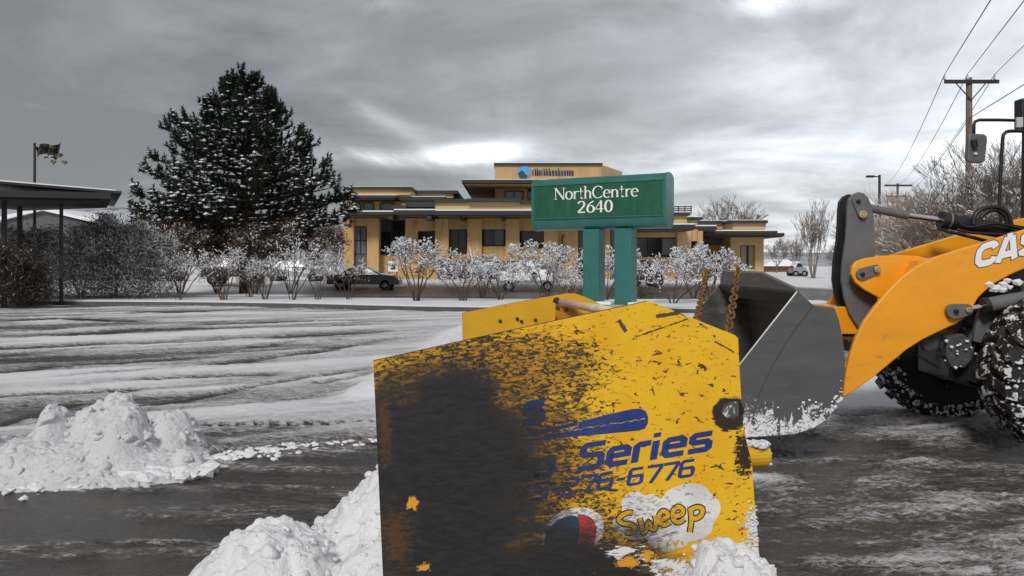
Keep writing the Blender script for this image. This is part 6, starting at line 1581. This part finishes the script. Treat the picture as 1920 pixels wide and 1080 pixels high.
for (px, py) in ((1748, 612), (1764, 628), (1786, 600), (1806, 616), (1760, 668), (1790, 676)):
    pin((px, py), 3.2, 7.535, 'axle_metal')
for a, b in (((1735, 600), (1790, 592)), ((1740, 640), (1800, 632)), ((1755, 600), (1760, 680)), ((1720, 665), (1760, 690))):
    cyl(a, b, 7.50, 0.014, 'hydraulic_hose', 'loader_black', n=8)
sil([(1776, 632), (1806, 626), (1822, 640), (1824, 672), (1808, 690), (1784, 688), (1774, 668)], 7.40, 0.10, 'axle_flange', 'axle_metal')
sil([(1730, 622), (1752, 612), (1764, 630), (1758, 655), (1738, 660), (1728, 645)], 7.46, 0.08, 'axle_flange', 'axle_metal')

# wheels
RT = 0.735
def wheel(cx, cy2, lab=None, rot=0.0, detail=True):
    c_ = Vector((cx, cy2, RT)); wh = MB().lathe(c_, [(0.30, -0.20), (0.33, -0.235), (0.42, -0.25), (0.55, -0.255), (0.62, -0.24), (0.665, -0.20), (0.68, -0.1), (0.685, 0), (0.68, 0.1), (0.665, 0.20), (0.62, 0.24), (0.55, 0.255), (0.42, 0.25), (0.33, 0.235), (0.30, 0.20)], 'y', 64, closed=True).build('wheel', 'rubber_side', lo, smooth=True)
    mb = MB(); NL = 26
    for sgn in (-1, 1):
        for k in range(NL):
            a0 = 2 * math.pi * (k + (0.5 if sgn > 0 else 0)) / NL + rot; jit = random.uniform(-0.006, 0.006)
            secs = [(0.02, 0.728, 0.0, 0.068), (0.12, 0.733, 0.055, 0.066), (0.21, 0.722, 0.125, 0.080), (0.262, 0.66, 0.165, 0.075), (0.268, 0.585, 0.175, 0.060)]
            base = len(mb.v)
            for yy, rr, sh, hw in secs:
                rr += jit
                for (th_, r2, yo) in ((-hw, rr, 0), (hw, rr, 0), (hw, min(rr - 0.05, 0.67), -0.03), (-hw, min(rr - 0.05, 0.67), -0.03)):
                    an = a0 + sh + th_; y_ = sgn * (yy + yo)
                    mb.v.append((c_.x + r2 * math.cos(an), c_.y + y_, c_.z + r2 * math.sin(an)))
            for i in range(len(secs) - 1):
                for q_ in range(4):
                    q2_ = (q_ + 1) % 4; mb.f.append((base + i * 4 + q_, base + i * 4 + q2_, base + (i + 1) * 4 + q2_, base + (i + 1) * 4 + q_)); mb.mi.append(0)
            mb.f.append((base, base + 1, base + 2, base + 3)); e_ = base + (len(secs) - 1) * 4; mb.f.append((e_ + 3, e_ + 2, e_ + 1, e_)); mb.mi += [0, 0]
    td = mb.build('tread', 'rubber', wh, bevel=0.006)
    MB().lathe(c_, [(0.0, -0.08), (0.12, -0.09), (0.13, -0.05), (0.26, -0.04), (0.29, -0.16), (0.335, -0.20), (0.335, 0.20), (0.29, 0.16), (0.26, 0.04), (0.0, 0.05)], 'y', 36).build('rim', 'loader_grey', wh, smooth=False)
    sm = MB()
    for i in range(420):
        an = random.uniform(0, 6.283); yy = random.uniform(-0.26, 0.26); rr = 0.685 if abs(yy) < 0.2 else 0.685 - (abs(yy) - 0.2) * 1.4
        sm.blob((c_.x + rr * math.cos(an), c_.y + yy * 1.02, c_.z + rr * math.sin(an)), random.uniform(0.006, 0.022), (1, 1.2, 1.0))
    for i in range(70):
        an = random.uniform(3.4, 6.0); rr = random.uniform(0.55, 0.68); sm.blob((c_.x + rr * math.cos(an), c_.y - 0.262, c_.z + rr * math.sin(an)), random.uniform(0.006, 0.022), (1.2, 0.5, 1.2))
    s_ = sm.build('packed_snow', 'snow', wh, fixn=False); s_['kind'] = 'stuff'
    return wh
wheel(4.88, 7.00, rot=0.05); wheel(4.74, 8.93, rot=0.13)
wheel(7.55, 7.10, rot=0.3); wheel(7.55, 9.0, rot=0.2)

# rear body and cab (only the far front post, rail and mirror are inside the frame)
bxl(5.75, 9.3, 7.75, 8.65, 0.75, 1.45, 'rear_frame', 'loader_black', 0.02)
mb = MB(); mb.prism([(7.35, 7.5, 1.45), (9.45, 7.5, 1.40), (9.5, 7.5, 2.05), (9.2, 7.5, 2.25), (7.35, 7.5, 2.45)], (0, 1.4, 0)); mb.build('hood', 'arm_orange', lo, bevel=0.06)
bxl(5.9, 7.3, 7.72, 9.18, 1.45, 1.75, 'cab_floor', 'loader_black', 0.02)
for (x, y, x2) in ((5.83, 9.16, 5.88), (5.83, 7.74, 5.88), (7.25, 9.16, 7.2), (7.25, 7.74, 7.2)):
    MB().tube([(x, y, 1.5), (x2 - 0.02, y, 3.30)], 0.042, 8).build('cab_post', 'loader_black', lo)
bxl(5.80, 7.35, 7.66, 9.24, 3.30, 3.44, 'cab_roof', 'loader_black', 0.04)
q = P(1910, 214, 9.15); bxl(q.x - 0.03, q.x + 0.12, 9.05, 9.2, P(0, 243, 9.15).z, P(0, 187, 9.15).z, 'work_light', 'loader_black', 0.02)
q = P(1909, 230, 9.03); MB().box(q.x - .02, q.x + .05, 9.02, 9.045, q.z - .05, q.z + .06).build('lamp_glass', 'light_clear', lo)
for nm, y in (('cab_glass', 9.19),):
    MB().box(5.92, 7.2, 9.17, 9.18, 1.8, 3.26).build('cab_glass', 'glass_dark', lo)
MB().box(5.95, 7.2, 7.735, 7.745, 1.8, 3.26).build('cab_glass', 'glass_dark', lo)
ml = [tuple(P(a, b, 9.1)) for a, b in [(1912, 226), (1875, 225), (1836, 225), (1828, 228), (1826, 236), (1826, 262)]]
MB().tube(ml, 0.018, 8).build('mirror_arm', 'loader_black', lo, smooth=True)
MR = [(1816, 258), (1818, 252), (1824, 250), (1845, 251), (1851, 254), (1852, 262), (1848, 300), (1844, 305), (1822, 305), (1816, 303), (1814, 296)]
sil(MR, 9.0, 0.07, 'mirror', 'loader_grey', bevel=0.015)
q = P(1829, 288, 8.99); MB().lathe(q, [(0, -.012), (.018, -.012), (.02, 0.01)], 'y', 10).build('mirror_bolt', 'light_clear', lo)
cyl((1826, 262), (1829, 276), 8.97, 0.03, 'mirror_clamp', 'loader_black', n=8)
hr = catmull([tuple(P(a, b, 8.6)) for a, b in [(1922, 246), (1893, 246), (1884, 250), (1880, 262), (1876, 330), (1874, 385), (1878, 420)]], 4)
MB().tube(hr, 0.019, 8).build('handrail', 'loader_black', lo, smooth=True)

# ---- bucket (a detachable tool of its own)
DB = 6.60; WB = 2.5
def XZ(px, py): q = P(px, py, DB); return (q.x, q.z)
SIDE = [(1495, 546), (1525, 573), (1545, 577), (1566, 579), (1573, 600), (1580, 630), (1584, 660), (1585, 695), (1580, 733), (1569, 762), (1550, 787), (1525, 803), (1490, 814), (1400, 821), (1276, 825)]
bk = thing('loader_bucket', 'dark grey bucket with snow caked low on its side', 'bucket', (XZ(1450, 700)[0], DB, 0))
for y0 in (DB, DB + WB - 0.03):
    mb = MB(); mb.prism([(x, y0, z) for x, z in (XZ(*p) for p in SIDE)], (0, 0.03, 0)); mb.build('side_plate', 'bucket_side' if y0 == DB else 'bucket_in', bk, bevel=0.004)
# shell
outer = [XZ(*p) for p in SIDE]; n = len(outer); L, R = strip(outer, 0.05)
cen = np.mean(np.array(outer), 0)
inner = [min((a, b), key=lambda q_: (q_[0] - cen[0]) ** 2 + (q_[1] - cen[1]) ** 2) for a, b in zip(L, R)]
out2 = [(a + (cen[0] - a) * 0.006, b + (cen[1] - b) * 0.006) for a, b in outer]
vs = []
for y in (DB + 0.031, DB + WB - 0.031): vs += [(x, y, z) for x, z in inner]
mb = MB(); mb.add(vs, [(i, i + 1, n + i + 1, n + i) for i in range(n - 1)])
vs = []
for y in (DB + 0.031, DB + WB - 0.031): vs += [(x, y, z) for x, z in out2]
mb.add(vs, [(i, i + 1, n + i + 1, n + i) for i in range(n - 1)], 1)
mb.build('shell', ['bucket_in', 'bucket_out'], bk, fixn=False)
XT, ZT = XZ(1495, 546)
gd = [(XT + 0.005, DB + 0.035, ZT - 0.03), (XT + 0.005, DB + 0.035, ZT), (XT + 0.02, 7.62, 1.605), (XT + 0.02, 9.0, 1.615), (XT + 0.005, DB + WB - 0.035, ZT + 0.05), (XT + 0.005, DB + WB - 0.035, ZT - 0.03)]
mb = MB(); mb.prism(gd, (0.025, 0, 0)); mb.build('spill_guard', 'bucket_in', bk)
mb = MB(); g2 = [Vector(p) + Vector((0.012, 0, 0.008)) for p in gd[1:5]]; mb.tube(g2, 0.016, 6); mb.build('edge_bar', 'bright_edge', bk)
RB = [(1495, 546), (1524, 572), (1478, 634), (1445, 690), (1420, 745), (1400, 821), (1276, 825)]
mb = MB(); mb.prism([(x, DB - 0.012, z) for x, z in (XZ(*p) for p in RB)], (0, 0.011, 0)); mb.build('wear_plate', 'bucket_side', bk, bevel=0.003)
a_, b_ = XZ(1495, 547), XZ(1276, 825); mb = MB(); mb.tube([(a_[0] - 0.004, DB - 0.004, a_[1]), (b_[0] - 0.004, DB - 0.004, b_[1])], 0.009, 6); mb.build('cutting_edge', 'bright_edge', bk)
c1 = XZ(1276, 825); mb = MB(); mb.prism([(c1[0] - 0.12, DB - 0.01, c1[1] - 0.02), (c1[0] + 0.25, DB - 0.01, c1[1] - 0.02), (c1[0] + 0.25, DB - 0.01, c1[1] + 0.015), (c1[0], DB - 0.01, c1[1] + 0.015)], (0, WB + 0.02, 0)); mb.build('cutting_edge', 'bright_edge', bk)
mb = MB()
for i in range(150):
    px = random.uniform(1398, 1578); f_ = random.random() ** 2
    bot = np.interp(px, [1400, 1490, 1530, 1560, 1580], [818, 808, 795, 770, 742]); amp = 50 if abs((px - 1420) % 75 - 20) < 18 else 20
    py = bot - f_ * amp
    x, z = XZ(px, py); mb.blob((x, DB - 0.012, z), random.uniform(0.002, 0.010), (1.5, 0.35, 1.3))
tag(mb.build('caked_snow', 'snow', bk, fixn=False, smooth=False), kind='stuff')

# ---- chains
def chain(p, q_, lw, lab, sag=0.0, tilt=0.0):
    p, q_ = Vector(p), Vector(q_); L = (q_ - p).length; pitch = lw * 1.28; n = int(L / pitch)
    o = thing('hoist_chain', lab, 'chain', q_); dirn = (q_ - p).normalized(); a = dirn.cross(Vector((1, 0, 0))).normalized(); a = dirn.cross(a).normalized(); b = dirn.cross(a).normalized()
    ca, sa = math.cos(tilt), math.sin(tilt); a, b = a * ca + b * sa, b * ca - a * sa
    for k in range(n + 1):
        c_ = p + dirn * (k * pitch); u_ = a if k % 2 else b
        u_ = (u_ + (b if k % 2 else a) * random.uniform(-0.25, 0.25)).normalized()
        pts = []; hw = lw * 0.36; hl = lw * 0.55
        for i in range(17):
            an = 2 * math.pi * i / 16; s_ = math.sin(an); cx_ = math.cos(an)
            off = dirn * ((hl) * (1 if s_ > 0 else -1) * (abs(s_) ** 0.01 if abs(s_) > 0.02 else 0) + s_ * hw * 0.6) * 0.8 + u_ * cx_ * hw
            pts.append(c_ + off)
        MB().tube(pts, lw * 0.135, 6).build('chain_link', 'rust_chain', o, smooth=True)
    return o
tp = Vector((XT + 0.02, 8.02, 1.64))
chain(P(1384, 506, 7.95), P(1356, 680, 6.0), 0.088, 'thick rusty chain hanging from the middle of the bucket lip', tilt=0.6)
chain(P(1326, 508, 8.7), P(1296, 650, 6.1), 0.070, 'thinner rusty chain left of the thick one over the bucket corner', tilt=1.1)
